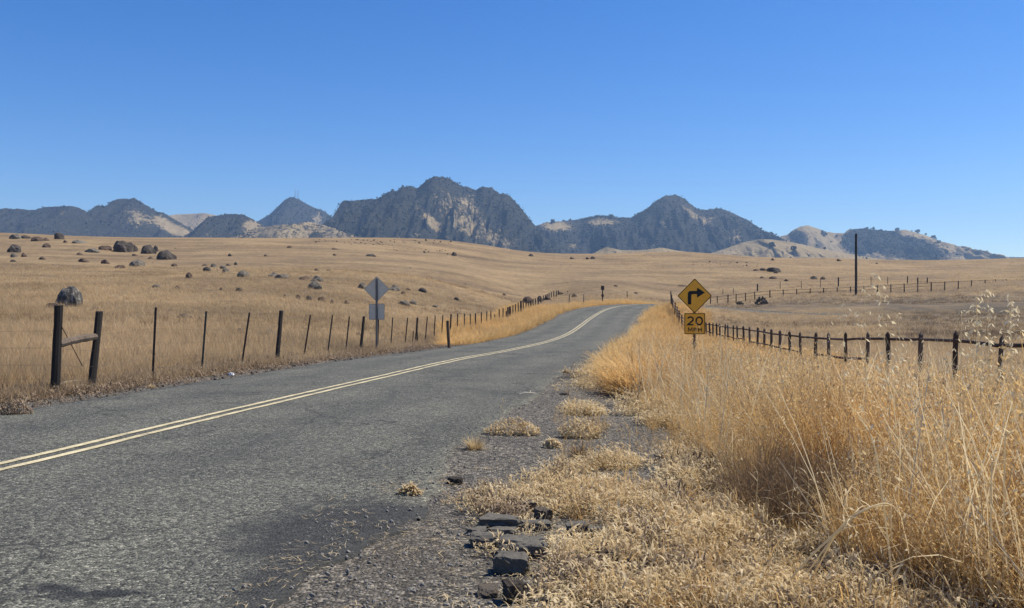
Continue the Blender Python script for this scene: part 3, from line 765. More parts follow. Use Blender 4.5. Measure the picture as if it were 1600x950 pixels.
# two radio masts on the cone
def mast_meshes(h):
    b = MB()
    for k in range(3):
        a = k * 2.094; b.tube([(math.cos(a) * 1.6, math.sin(a) * 1.6, 0), (math.cos(a) * .9, math.sin(a) * .9, h)], .28, 4)
    m = MB(); z = 2.0
    while z < h:
        r = 1.6 - .7 * z / h
        for k in range(3):
            a, c = k * 2.094, (k + 1) * 2.094
            m.tube([(math.cos(a) * r, math.sin(a) * r, z), (math.cos(c) * r, math.sin(c) * r, min(z + 3, h))], .14, 4, False)
        z += 3
    t = MB(); t.tube([(0, 0, h - .5), (0, 0, h + 6)], [.3, .12], 5)
    return b.mesh('mast_legs', 'mast_steel'), m.mesh('bracing', 'mast_steel'), t.mesh('antenna', 'mast_steel')
Pm, ppx, ppy = HILLV['mountain4']
for tx, hh, lab in ((460.5, 34, 'left of the two thin radio masts on the pointed far cone'), (465, 34, 'right of the two thin radio masts on the pointed far cone')):
    j = np.argmin(np.abs(ppx[89] - tx)); q = Pm[89, j]
    t = thing('radio_mast', lab, 'mast', (q[0], q[1], q[2] - 1.5), 0, 'radio masts on the cone')
    a, b, c = mast_meshes(hh); obj('mast_legs', a, t); obj('bracing', b, t); obj('antenna', c, t)

# ------------------------------------------------------------------ boulders
def rock_mesh(name, m, seed, sub=3, facet=0.35, squash=1.0):
    v, f = ico(sub); rnd = np.random.default_rng(seed)
    for k in range(9):                       # cut flat facets
        d = rnd.normal(0, 1, 3); d /= np.linalg.norm(d); h = rnd.uniform(.62, .95)
        s = v @ d; v = v - np.outer(np.clip(s - h, 0, None), d) * (facet / .4)
    n = fbm(v[:, 0] * 1.3 + seed * 3.1, v[:, 1] * 1.3 + v[:, 2] * .9, 4, seed)
    n2 = fbm(v[:, 0] * 4 + v[:, 2] * 3, v[:, 1] * 4 - v[:, 2] * 2 + seed, 3, seed + 5)
    v = v * (1 + .26 * n + .10 * n2)[:, None]
    v[:, 2] *= squash
    mx = np.abs(v[:, 0]).max(); v[:, 0] /= mx; v[:, 1] /= np.abs(v[:, 1]).max()
    top = v[:, 2].max(); v[:, 2] = (v[:, 2] + .25 * top) / (1.25 * top)
    return new_mesh(name, v, f, [m], smooth=False)
ROCKS = {k: [rock_mesh('boulder', k, s + 10 * i, 3) for s in range(4)] for i, k in enumerate(('basalt', 'grey_rock', 'lichen_rock', 'brown_rock'))}
ROCKS_S = {k: [rock_mesh('boulder', k, 50 + s + 10 * i, 2) for s in range(4)] for i, k in enumerate(('basalt', 'grey_rock', 'lichen_rock', 'brown_rock'))}
Z1 = lambda a, b, c, d: ((a + b) / 2 / 3.9575, 260 + d / 3.9575, (b - a) / 3.9575, (d - c) / 3.9575)
def Z(x0, y0): return lambda a, b, c, d: (x0 + (a + b) / 2 / 3.9575, y0 + d / 3.9575, (b - a) / 3.9575, (d - c) / 3.9575)
z1, z2, z3, z4, z5, z6 = Z(0, 260), Z(400, 260), Z(800, 260), Z(1200, 260), Z(0, 440), Z(400, 440)
BL = [  # (position, size) in the photo, stone kind, label
 (z1(677, 802, 457, 532), 'basalt', 'largest black boulder on the left slope, peaked top'),
 (z1(798, 846, 485, 528), 'basalt', 'small pointed dark boulder tucked against the right side of the largest black boulder'),
 (z1(858, 950, 483, 542), 'basalt', 'black rounded boulder, left half of the touching pair right of the largest boulder'),
 (z1(940, 975, 490, 528), 'basalt', 'small dark stone poking up behind the touching pair of black boulders'),
 (z1(957, 1072, 513, 577), 'basalt', 'black rounded boulder, lower right half of the touching pair'),
 (z1(322, 472, 745, 868), 'lichen_rock', 'pale blotched boulder standing in grass directly behind the left brace post'),
 (z1(270, 345, 846, 880), 'brown_rock', 'low brown rock at the left foot of the pale blotched boulder'),
 (z1(540, 602, 872, 894), 'brown_rock', 'flat rock just above the shorter brace post of the left fence'),
 (z1(33, 124, 480, 532), 'basalt', 'dark peaked boulder near the left edge of the slope, the biggest there'),
 (z1(45, 116, 415, 450), 'grey_rock', 'grey boulder on the hilltop at the far left, leftmost of the hilltop row'),
 (z1(116, 182, 424, 446), 'basalt', 'low dark boulder second from the left in the hilltop row'),
 (z1(178, 256, 433, 464), 'brown_rock', 'brown flat-topped boulder third from the left in the hilltop row'),
 (z1(250, 302, 440, 460), 'brown_rock', 'low brown stone between the flat-topped boulder and the dark bush-like boulder on the hilltop'),
 (z1(320, 387, 410, 450), 'basalt', 'dark rounded boulder standing on the skyline at the right end of the hilltop row'),
 (z1(386, 413, 455, 472), 'brown_rock', 'small brown stone just below the right end of the hilltop row'),
 (z1(428, 527, 453, 477), 'grey_rock', 'long low rock slab right of the hilltop row'),
 (z1(250, 305, 475, 502), 'brown_rock', 'brown stone below the hilltop row, between the peaked boulder and the long slab'),
 (z1(57, 99, 535, 564), 'grey_rock', 'small grey stone below the dark peaked boulder at the far left'),
 (z1(121, 162, 533, 560), 'brown_rock', 'small brown pointed stone right of the small grey stone at the far left'),
 (z1(54, 92, 577, 592), 'basalt', 'low dark stone lowest of the cluster at the far left'),
 (z1(232, 277, 557, 577), 'brown_rock', 'low brown stone in open grass right of the far left cluster'),
 (z1(515, 600, 505, 532), 'grey_rock', 'flat grey rock left of the largest black boulder, nearer one'),
 (z1(598, 675, 488, 517), 'brown_rock', 'flat brown rock touching the left side of the largest black boulder'),
 (z1(463, 507, 532, 547), 'brown_rock', 'small low brown stone left of the flat grey rock'),
 (z1(480, 543, 569, 593), 'brown_rock', 'brown rock in grass below the flat grey rock'),
 (z1(619, 675, 576, 602), 'brown_rock', 'squarish brown rock downhill of the largest black boulder'),
 (z1(776, 888, 577, 620), 'grey_rock', 'broad grey rock below the black boulders'),
 (z1(690, 764, 609, 631), 'brown_rock', 'faint flat rock at the lower left of the broad grey rock'),
 (z1(904, 944, 557, 574), 'brown_rock', 'small brown stone just below the touching pair of black boulders'),
 (z1(810, 847, 539, 553), 'brown_rock', 'tiny flat stone between the largest boulder and the broad grey rock'),
 (z1(1054, 1090, 600, 619), 'brown_rock', 'small brown stone alone below and right of the touching pair'),
 (z1(1404, 1432, 539, 557), 'basalt', 'small dark stone alone high on the slope right of the black boulders'),
 (z1(1250, 1303, 621, 650), 'basalt', 'dark round boulder at the left of the loose cluster right of the black boulders'),
 (z1(1238, 1283, 603, 616), 'brown_rock', 'low stone just above the dark round boulder of the loose cluster'),
 (z1(1297, 1335, 600, 624), 'grey_rock', 'upright stone at the top of the loose cluster'),
 (z1(1352, 1397, 611, 633), 'grey_rock', 'grey stone in the right half of the loose cluster, upper one'),
 (z1(1366, 1414, 630, 657), 'grey_rock', 'grey stone in the right half of the loose cluster, lower one'),
 (z1(1393, 1424, 601, 614), 'brown_rock', 'tiny stone at the upper right of the loose cluster'),
 (z1(1444, 1469, 591, 610), 'basalt', 'small dark stone standing clear to the upper right of the loose cluster'),
 (z1(1457, 1534, 645, 685), 'grey_rock', 'broad grey boulder to the lower right of the loose cluster'),
 (z1(1144, 1184, 655, 692), 'brown_rock', 'faint brown rock left of and below the loose cluster'),
 (z1(934, 988, 729, 752), 'grey_rock', 'low grey rock in mid slope above the third post of the left fence'),
 (z1(1066, 1112, 737, 760), 'brown_rock', 'brown broken rock in mid slope, right neighbour of the low grey rock'),
 (z1(1353, 1377, 749, 765), 'brown_rock', 'tiny brown stone in mid slope left of a slightly bigger dark one'),
 (z1(1453, 1492, 749, 772), 'basalt', 'dark stone in mid slope below the broad grey boulder'),
 (z5(1088, 1174, 198, 225), 'basalt', 'low dark rock just behind the left fence between its first two thin posts'),
 (z5(1213, 1247, 222, 247), 'brown_rock', 'small stone right beside the second thin post of the left fence'),
 (z5(1455, 1505, 290, 322), 'brown_rock', 'faint rock in grass behind the third thin post of the left fence'),
 (z6(36, 134, 295, 330), 'grey_rock', 'flat grey rock behind the thick wooden post of the left fence'),
 (z6(612, 656, 314, 334), 'brown_rock', 'small rock at the thick post left of the grey sign'),
 (z2(63, 135, 655, 682), 'grey_rock', 'left stone of a low touching pair above the thick wooden fence post'),
 (z2(108, 198, 664, 694), 'grey_rock', 'right stone of a low touching pair above the thick wooden fence post'),
 (z2(326, 409, 676, 712), 'grey_rock', 'upper one of two broad grey boulders stacked uphill left of the grey sign'),
 (z2(312, 403, 710, 759), 'grey_rock', 'lower and larger one of two broad grey boulders uphill left of the grey sign'),
 (z2(258, 324, 680, 699), 'brown_rock', 'low brown rock left of the two broad grey boulders'),
 (z2(357, 388, 631, 645), 'brown_rock', 'small low stone above the two broad grey boulders, left one'),
 (z2(431, 463, 633, 645), 'brown_rock', 'small low stone above the two broad grey boulders, right one'),
 (z2(622, 694, 716, 757), 'grey_rock', 'grey boulder half hidden behind the left corner of the grey diamond sign'),
 (z2(806, 888, 731, 767), 'grey_rock', 'grey boulder half hidden behind the right corner of the grey diamond sign'),
 (z2(872, 948, 829, 859), 'grey_rock', 'low long grey rock right of the square sign back, left of two'),
 (z2(943, 998, 829, 852), 'grey_rock', 'low grey rock right of the square sign back, right of two'),
 (z2(1003, 1058, 751, 778), 'basalt', 'dark rounded stone in open grass right of the diamond sign'),
 (z2(1224, 1257, 809, 828), 'basalt', 'dark little stone in open grass above the bank of tall grass'),
 (z2(1523, 1548, 785, 798), 'brown_rock', 'tiny brown stone above the far end of the left fence'),
 (z2(924, 957, 752, 764), 'brown_rock', 'tiny low stone just left of the dark rounded stone by the sign'),
 (z2(894, 923, 774, 792), 'brown_rock', 'small brown stone below the half hidden boulder right of the sign'),
 (z2(1088, 1128, 857, 872), 'grey_rock', 'faint flat rock downhill of the dark rounded stone'),
 (z2(303, 347, 799, 828), 'basalt', 'dark stone in the row of small stones uphill of the fence, third from left'),
 (z2(239, 272, 794, 820), 'brown_rock', 'brown stone in the row of small stones uphill of the fence, second from left'),
 (z2(378, 432, 805, 832), 'brown_rock', 'widest stone at the right end of the row of small stones uphill of the fence'),
 (z2(168, 192, 792, 814), 'brown_rock', 'tiny stone at the left end of the row of small stones uphill of the fence'),
 (z2(453, 482, 825, 850), 'brown_rock', 'pale brown stone right of the row of small stones'),
 (z2(542, 574, 828, 850), 'brown_rock', 'brown stone left below the grey diamond sign'),
 (z2(668, 744, 540, 558), 'basalt', 'long low dark rock high on the hill straight above the grey sign'),
 (z2(1203, 1243, 528, 554), 'basalt', 'dark boulder high on the hill at the right end of a line of small rocks'),
 (z2(190, 222, 491, 504), 'brown_rock', 'small stone near the hilltop under the pointed cone'),
 (z2(42, 73, 544, 558), 'brown_rock', 'small stone high on the hill left of the pointed cone'),
 (z2(455, 505, 505, 517), 'brown_rock', 'low stone just under the hilltop right of the pointed cone'),
 (z2(473, 498, 540, 552), 'brown_rock', 'tiny stone high on the hill left of the long low dark rock'),
 (z3(98, 133, 539, 556), 'basalt', 'dark stone on the skyline where the field dips right of the steep peak, left one'),
 (z3(358, 387, 561, 573), 'basalt', 'dark little stone near the skyline right of the steep peak'),
 (z3(479, 518, 556, 572), 'basalt', 'dark flat boulder near the skyline under the right peak'),
 (z3(457, 477, 562, 574), 'basalt', 'tiny stone touching the left of the dark flat boulder near the skyline'),
 (z3(62, 133, 806, 850), 'brown_rock', 'big dark boulder right behind the left fence near its far end'),
 (z3(153, 198, 800, 838), 'brown_rock', 'dark boulder behind the fence, right neighbour of the big one'),
 (z3(196, 246, 799, 828), 'brown_rock', 'rightmost dark boulder behind the far end of the left fence'),
 (z3(368, 408, 787, 810), 'brown_rock', 'reddish rock beyond the bend between the brace and the short posts'),
 (z3(1533, 1573, 629, 644), 'basalt', 'dark flat rock in the field right of the yellow sign'),
 (z3(1494, 1528, 635, 647), 'brown_rock', 'small flat rock left of the dark flat one, right of the yellow sign'),
 (z3(1533, 1563, 679, 692), 'brown_rock', 'small stone alone in the field above the dark scrub'),
 (z3(1020, 1092, 731, 742), 'brown_rock', 'long low dark rock just left of the top of the yellow sign'),
 (z3(755, 785, 777, 787), 'brown_rock', 'small flat stone in the grass just beyond the bend'),
 (z3(630, 655, 735, 745), 'brown_rock', 'tiny stone in the field above the bend'),
 (z4(0, 88, 624, 654), 'basalt', 'wide dark rock outcrop in the right field left of the pole'),
 (z4(38, 67, 649, 662), 'brown_rock', 'small stone at the foot of the wide dark outcrop'),
 (z4(262, 315, 676, 697), 'basalt', 'dark boulder in the right field just left of the tall thin fence post'),
 (z4(328, 357, 682, 700), 'brown_rock', 'faint stone right beside the dark boulder near the tall thin fence post'),
 (z4(103, 132, 696, 710), 'brown_rock', 'small stone below the wide dark outcrop, to its right'),
 (z4(13, 58, 681, 697), 'brown_rock', 'low stone below the wide dark outcrop, to its left'),
 (z4(428, 458, 572, 587), 'basalt', 'dark stone on the field skyline left of the pole'),
 (z4(18, 43, 567, 582), 'brown_rock', 'small stone on the field skyline under the upright lone oak'),
 (z4(665, 685, 594, 603), 'brown_rock', 'tiny stone in the right field right of the pole'),
 (z4(840, 860, 548, 562), 'brown_rock', 'tiny stone on the field skyline under the large dark slope'),
]
pos = at_many([(b[0][0], b[0][1]) for b in BL])
for (bb, kind, lab), q in zip(BL, pos):
    sc = q[1] / F; big = bb[2] > 14
    lib = (ROCKS if big else ROCKS_S)[kind]
    o = obj('boulder', lib[random.randrange(4)], None, (q[0], q[1] + bb[2] * sc * .35, q[2] - bb[3] * sc * .22), (random.uniform(-.08, .08), random.uniform(-.08, .08), random.uniform(-.5, .5)))
    o.scale = (bb[2] * sc * .53, bb[2] * sc * .45, bb[3] * sc * 1.26)
    tag(o, lab, 'boulder', 'boulders scattered over the field')
def speck_band(n, x0, x1, ya, yb, lab, grp, w0=1.6, w1=4.5):
    pp = [(random.uniform(x0, x1), 0) for _ in range(n)]
    pp = [(x, np.interp(x, [x0, x1], ya) + random.random() ** 1.2 * (np.interp(x, [x0, x1], yb) - np.interp(x, [x0, x1], ya))) for x, _ in pp]
    for (x, y), q in zip(pp, at_many(pp)):
        sc = q[1] / F; wd = random.uniform(w0, w1) * random.uniform(.7, 1)
        o = obj('boulder', ROCKS_S[random.choice(('basalt', 'brown_rock', 'brown_rock'))][random.randrange(4)], None, (q[0], q[1], q[2] - .05), (0, 0, random.uniform(0, 6)))
        o.scale = (wd * sc * .5, wd * sc * .4, random.uniform(.35, .75) * wd * sc)
        tag(o, lab, 'boulder', grp)
speck_band(44, 488, 622, (374.5, 374.5), (381, 384), 'tiny dark rock in the long band under the hilltop below the cliffy left shoulder', 'band of rocks under the hilltop')
speck_band(22, 628, 708, (374, 378), (380, 383), 'tiny dark rock in the short band under the hilltop below the tan gully', 'second band of rocks under the hilltop')
speck_band(20, 600, 702, (387, 389), (394, 398), 'tiny dark rock in the line that ends at a dark boulder high on the hill', 'line of rocks high on the hill')
speck_band(24, 1082, 1190, (409, 411), (416, 420), 'tiny dark rock in the loose belt across the field above the yellow sign', 'belt of rocks above the yellow sign')
speck_band(14, 160, 420, (378, 380), (405, 430), 'tiny faint rock in open grass on the left slope', 'faint rocks on the left slope', 1.5, 3)
speck_band(12, 620, 900, (405, 410), (440, 452), 'tiny faint rock in open grass above the far end of the left fence', 'faint rocks on the middle slope', 1.5, 3)

# ------------------------------------------------------------------ broken asphalt, clods and stones on the shoulder
def chunk_mesh(name, m, seed, flat=True):
    import bmesh
    bm = bmesh.new(); bmesh.ops.create_cube(bm, size=2); bmesh.ops.subdivide_edges(bm, edges=bm.edges[:], cuts=8, use_grid_fill=True)
    v = np.array([q.co[:] for q in bm.verts]); f = [tuple(x.index for x in q.verts) for q in bm.faces]; bm.free()
    v = v * (1 - .10 * (np.linalg.norm(v, axis=1)[:, None] - 1))
    rnd = np.random.default_rng(seed)
    for k in range(5):
        d = rnd.normal(0, 1, 3) * np.array([1, 1, .4]); d /= np.linalg.norm(d); s = v @ d; v = v - np.outer(np.clip(s - rnd.uniform(.85, 1.1), 0, None), d)
    n = fbm(v[:, 0] * 1.6 + seed * 7, v[:, 1] * 1.6 + v[:, 2] * 2.1, 4, seed); n2 = fbm(v[:, 0] * 5 + v[:, 2] * 4, v[:, 1] * 5 + seed, 2, seed + 2)
    n3 = fbm(v[:, 0] * 11 + v[:, 2] * 9, v[:, 1] * 11 - v[:, 2] * 5 + seed, 2, seed + 3)
    v = v * (1 + .22 * n + .12 * n2 + .06 * n3)[:, None]
    if flat: v[:, 2] += .10 * fbm(v[:, 0] * 2 + seed, v[:, 1] * 2, 2, seed + 8)
    return new_mesh(name, v, f, [m])
def zc(a, b, c, d): return ((a + b) / 2 / 3.9575 + 640, 710 + d / 3.9575, (b - a) / 3.9575, (d - c) / 3.9575)
CH = [(zc(420, 672, 397, 478), 'asphalt_slab', 'old_asphalt', .22, 'longest dark asphalt slab, straight front edge, at the shoulder rim', 'slab'),
      (zc(358, 470, 467, 505), 'asphalt_slab', 'old_asphalt', .14, 'small dark asphalt piece at the left end of the longest slab', 'slab'),
      (zc(480, 655, 470, 508), 'asphalt_slab', 'old_asphalt', .14, 'thin dark asphalt layer just in front of the longest slab', 'slab'),
      (zc(383, 572, 512, 588), 'asphalt_slab', 'old_asphalt', .16, 'weathered rounded asphalt slab left of the layered one', 'slab'),
      (zc(568, 862, 547, 655), 'asphalt_slab', 'old_asphalt', .26, 'big layered asphalt slab with stepped grey face', 'slab'),
      (zc(533, 742, 640, 752), 'asphalt_slab', 'old_asphalt', .2, 'blocky asphalt slab nearest the bottom, below the layered one', 'slab'),
      (zc(585, 738, 817, 938), 'stone', 'basalt', .15, 'dark faceted stone at the bottom edge of the photo', 'stone'),
      (zc(420, 542, 842, 892), 'earth_clod', 'earth_clod', .14, 'dark earth clod left of the faceted stone at the bottom', 'clod'),
      (zc(590, 665, 273, 314), 'stone', 'basalt', .09, 'small black stone behind the dry weeds above the longest slab', 'stone'),
      (zc(690, 790, 297, 355), 'earth_clod', 'earth_clod', .1, 'dark earth clod at the upper end of the dirt ridge', 'clod'),
      (zc(775, 885, 345, 425), 'earth_clod', 'earth_clod', .12, 'dark earth clod at the lower end of the dirt ridge', 'clod'),
      (zc(233, 322, 150, 188), 'stone', 'basalt', .09, 'black flat stone alone on the gravel at the edge of the dark patch', 'stone'),
      (zc(975, 1110, 440, 505), 'asphalt_slab', 'old_asphalt', .14, 'half buried asphalt slab among weeds, left of two', 'slab'),
      (zc(1105, 1218, 460, 522), 'asphalt_slab', 'old_asphalt', .13, 'half buried asphalt slab among weeds, right of two', 'slab'),
      (zc(680, 870, 425, 480), 'asphalt_slab', 'old_asphalt', .12, 'thin asphalt edge sticking out right of the longest slab', 'slab'),
      (zc(1165, 1232, 607, 692), 'stone', 'basalt', .1, 'round black stone in the weeds, left of two', 'stone'),
      (zc(1238, 1304, 626, 694), 'stone', 'basalt', .1, 'round black stone in the weeds, right of two', 'stone'),
      (zc(1310, 1380, 680, 725), 'earth_clod', 'earth_clod', .09, 'dark clod right of the two round black stones', 'clod'),
      (zc(1378, 1465, 684, 728), 'earth_clod', 'earth_clod', .1, 'rightmost dark clod of the line running into the weeds', 'clod'),
      (zc(818, 852, 66, 84), 'stone', 'basalt', .04, 'tiny black stone on the upper gravel, left of the pale stick', 'stone'),
      (zc(1070, 1116, 580, 612), 'stone', 'basalt', .06, 'small dark stone sunk in weeds above the two round stones', 'stone'),
      ((895, 642, 14, 5), 'stone', 'basalt', .1, 'thin black stone far up the gravel shoulder', 'stone'),
      ((883, 584, 8, 4), 'stone', 'basalt', .1, 'dark stone at the asphalt edge far up the shoulder', 'stone'),
      ((882, 618, 14, 4), 'earth_clod', 'earth_clod', .12, 'low dark clod where the shoulder weeds begin', 'clod')]
pos = at_many([(c[0][0], c[0][1]) for c in CH], 2.5, 40); CHB = [(q[0], q[1], c[0][2] * q[1] / F, c[3]) for c, q in zip(CH, pos)]
for i, ((bb, nm, m, dep, lab, cat), q) in enumerate(zip(CH, pos)):
    sc = q[1] / F; cm = chunk_mesh(nm, m, 100 + i, nm == 'asphalt_slab')
    o = obj(nm, cm, None, (q[0], q[1] + dep * .36, q[2] + bb[3] * sc * .36), (random.uniform(-.05, .16), random.uniform(-.06, .06), random.uniform(-.18, .18)))
    o.scale = (bb[2] * sc * .52, dep * .36, bb[3] * sc * .66)
    tag(o, lab, cat, {'slab': 'broken asphalt along the shoulder', 'stone': 'dark stones on the shoulder', 'clod': 'earth clods on the shoulder'}[cat])

# ------------------------------------------------------------------ left wire fence
WP = [wood_post_mesh('wooden_post', 1.0, 1.0, 'tarred_wood', s) for s in range(4)]
TPm = [t_post_mesh('metal_post', 1.75, 'rusty_steel', .045), t_post_mesh('metal_post', 1.75, 'green_steel', .045)]
TOP = np.array([(-200, 474), (90, 477), (148, 486), (240, 480), (319, 486), (384, 487), (436, 485), (480, 491), (516, 491), (543, 494), (566, 494), (612, 496), (651, 496), (666, 495), (679, 493), (691, 492), (714.6, 490), (735, 490.5), (752, 488), (767, 486), (780, 482.4),
                (794, 480), (806, 475), (814, 470), (829, 469.5), (841, 464), (852, 461), (861, 456), (871, 453.5), (887, 455), (909, 456)], float)
def fleft(px):
    Y = 13130.0 / (960 - px); return px2x(px, Y), Y
lf = thing('wire_fence', 'left roadside wire fence of wooden and thin steel posts with a near wooden brace', 'fence', (*fleft(90), ground_at(*fleft(90))))
fo = Vector(lf.location)
def post(par, mesh, x, y, ztop, h, r=None, lean=(0, 0), org=fo, rz=0.0):
    o = obj(mesh.name.split('.')[0], mesh, par, Vector((x, y, ztop - h)) - org, (lean[0], lean[1], rz))
    if r is not None: o.scale = (r, r, h)
    return o
POSTS = [(90, 'w', .075, 0.057), (148, 'w', .07, 0.09), (240, 't', 0, 0.035), (319, 't', 0, 0.08), (384, 't', 0, 0.15), (436, 'w', .065, 0.075), (480, 't', 0, 0.157), (516, 't', 0, 0.13), (543, 't', 0, 0.1), (566, 'w', .06, 0.09), (591, 't', 0, 0.04), (612, 't', 0, 0.06), (635, 't', 0, 0.1), (651, 'w', .055, 0.06),
         (666, 't', 0, 0.09), (679, 't', 0, 0.06), (691, 't', 0, 0.06), (704, 'w', .055, 0.05), (714.6, 't', 0, .02), (725.5, 't', 0, 0), (734.8, 't', 0, 0), (742.9, 'w', .055, 0), (752.2, 't', 0, 0), (760.6, 't', 0, 0), (767, 't', 0, 0), (773, 'w', .05, 0), (780, 't', 0, 0), (786, 't', 0, 0), (791, 'w', .06, 0),
         (793.7, 'w', .09, 0), (796.8, 'w', .09, 0), (801.4, 't', 0, 0), (805.4, 't', 0, 0), (809.7, 't', 0, 0), (813.8, 'w', .09, 0), (817.6, 't', 0, 0), (822, 't', 0, 0), (825.6, 't', 0, 0), (829.2, 'w', .09, 0), (833, 't', 0, 0), (836.4, 't', 0, 0), (841, 'w', .08, 0), (845, 't', 0, 0), (849, 't', 0, 0), (852.4, 't', 0, 0),
         (855.4, 't', 0, 0), (858, 't', 0, 0), (861.4, 't', 0, 0), (865.3, 'w', .09, 0), (869.3, 'w', .1, 0), (872.2, 'w', .1, 0)]
tops = []
for i, (p, k, r, ln) in enumerate(POSTS):
    x, y = fleft(p); tp = np.interp(p, TOP[:, 0], TOP[:, 1]); zt = EYE + (475 - tp) / F * y
    if p == 773: zt -= .35
    if p == 791: zt -= .3
    gz = ground_at(x, y); h = max(zt - gz, .8) + .35
    xb = x
    o = post(lf, WP[i % 4] if k == 'w' else TPm[i % 2], x, y, zt, h if k == 'w' else 1.75, r if k == 'w' else None, (random.uniform(-.03, .03), ln))
    if k == 't':
        rr = max(1.0, y / 38.0); o.scale = (rr, rr, h / 1.75); o.location.z = zt - h - fo.z
    o.location.x -= math.sin(ln) * (h * .62)
    if p not in (773, 791): tops.append((x, y, zt, gz))
for p, pt_, hh, ln in ((643.5, 516, .9, .08), (653.8, 518, .85, -.02)):
    x, y = fleft(p); zt = EYE + (475 - pt_) / F * y
    o = post(lf, TPm[0], x, y - .25, zt, 1.3, None, (0, ln)); o.scale = (.9, .9, 1.3 / 1.75)
# cross brace between the two near posts, and the far brace at the bend
def log_mesh(name, length, r, m, seed, sag=0.0):
    rnd = random.Random(seed); b = MB(); n = 9
    b.tube([(length * k / (n - 1), rnd.uniform(-.05, .05) * r, sag * 4 * (k / (n - 1)) * (1 - k / (n - 1)) + rnd.uniform(-.06, .06) * r) for k in range(n)], [r * rnd.uniform(.85, 1.08) for _ in range(n)], 8)
    return b.mesh(name, m)
def between(par, mesh, a, b, L0, org):
    a = Vector(a); b = Vector(b); d = b - a
    o = obj(mesh.name.split('.')[0], mesh, par, a - org, d.to_track_quat('X', 'Z').to_euler()); o.scale = (d.length / L0, 1, 1)
    return o
x0, y0 = fleft(90); x1, y1 = fleft(148)
between(lf, log_mesh('brace_rail', 1.3, .07, 'brace_wood', 5, .018), (x0 + .03, y0 - .02, EYE - 63 / F * y0), (x1 + .02, y1 - .03, EYE - 51 / F * y1), 1.3, fo)
bw = MB(); bw.tube([(x0 + .1 - fo.x, y0 - .05 - fo.y, EYE - 36 / F * y0 - fo.z), (x1 - .2 - fo.x, y1 - .05 - fo.y, EYE - 96 / F * y1 - fo.z)], .007, 5)
obj('brace_wire', bw.mesh('brace_wire', 'rusty_steel'), lf)
xe, ye = fleft(872.2); xf = px2x(887, ye); xg = px2x(908.6, ye + 2)
for xx, py_ in ((xf, 455), (xg, 456)):
    zt = EYE + (475 - py_) / F * ye; post(lf, WP[1], xx, ye, zt, 1.7, .1)
between(lf, log_mesh('brace_rail', 1.6, .09, 'tarred_wood', 9), (xe, ye - .12, EYE + 16.5 / F * ye), (xf, ye - .12, EYE + 13.5 / F * ye), 1.6, fo)
between(lf, log_mesh('brace_rail', 1.6, .07, 'tarred_wood', 11), (xe - .1, ye - .2, EYE + 19.5 / F * ye), (xf, ye - .2, EYE + 13.5 / F * ye), 1.6, fo)
first = Vector((tops[0][0] - 4.0, tops[0][1] - 1.6, tops[0][2] - .05))
for q in range(5):
    fr = (.08, .3, .52, .74, .92)[q]; b = MB(); pts = [first - Vector((0, 0, fr * 1.15))]
    for (x, y, zt, gz) in tops: pts.append(Vector((x, y - .04, zt - .04 - fr * (min(zt - gz, 1.4) - .1))))
    dense = [pts[0]]
    for a, c in zip(pts[:-1], pts[1:]):
        dense.append((a + c) / 2 - Vector((0, 0, .012))); dense.append(c)
    b.tube([p - fo for p in dense], [max(.0016, .00005 * p.y) for p in dense], 4, False)
    obj('wire', b.mesh('wire', 'wire_steel'), lf)

st = thing('stake', 'short weathered wooden stake in front of the left fence where the tall grass bank begins', 'stake', at_many([(702, 546)])[0])
b = wood_post_mesh('shaft', 1.25, .06, 'brown_wood', 23); o = obj('shaft', b, st, (0, 0, -.12), (0, -.06, 0))
obj('base_clump', chunk_mesh('base_clump', 'earth_clod', 301), st, (0, 0, .0)).scale = (.13, .12, .06)

# ------------------------------------------------------------------ right wooden fence
RP = [wood_post_mesh('fence_post', 1.0, 1.0, 'brown_wood' if s % 2 else 'brace_wood', 40 + s, True) for s in range(4)]
RAIL = [log_mesh('rail', 1.8, .031, 'brown_wood' if s % 4 else 'brace_wood', 60 + s, random.uniform(-.01, .01)) for s in range(4)]
rpx = [1775, 1654, 1558, 1489.6, 1436, 1390, 1353, 1322, 1295, 1272.7, 1252.5, 1236.6, 1219, 1205.6, 1193.3, 1182.5, 1172, 1162.5, 1153.3, 1145.9, 1138.3, 1132, 1126.3, 1120.2, 1114.3, 1109.7, 1104.6]
rty = np.interp(rpx[::-1], [1104.6, 1140, 1170, 1193, 1236, 1295, 1353, 1436, 1489.6, 1558, 1654, 1775], [503, 507.5, 510, 513, 518, 520.5, 519.5, 519.5, 519, 525, 524, 527])[::-1]
RF = [(px2x(p, 8238 / (p - 960)), 8238 / (p - 960), t) for p, t in zip(rpx, rty)]
for p, Y, t in ((1092, 60.5, 502), (1080, 63.5, 500.5), (1070, 66, 497), (1065.5, 69, 491.5), (1061, 72, 485), (1057.5, 75, 479), (1054, 78, 472.5), (1051.5, 81, 466.5), (1049.8, 83.5, 461), (1049, 85.5, 455)): RF.append((px2x(p, Y), Y, t))
rf = thing('rail_fence', 'dark rough wooden fence with pointed posts and rails running through tall grass on the right', 'fence', (RF[2][0], RF[2][1], ground_at(RF[2][0], RF[2][1])))
ro = Vector(rf.location); prev = None
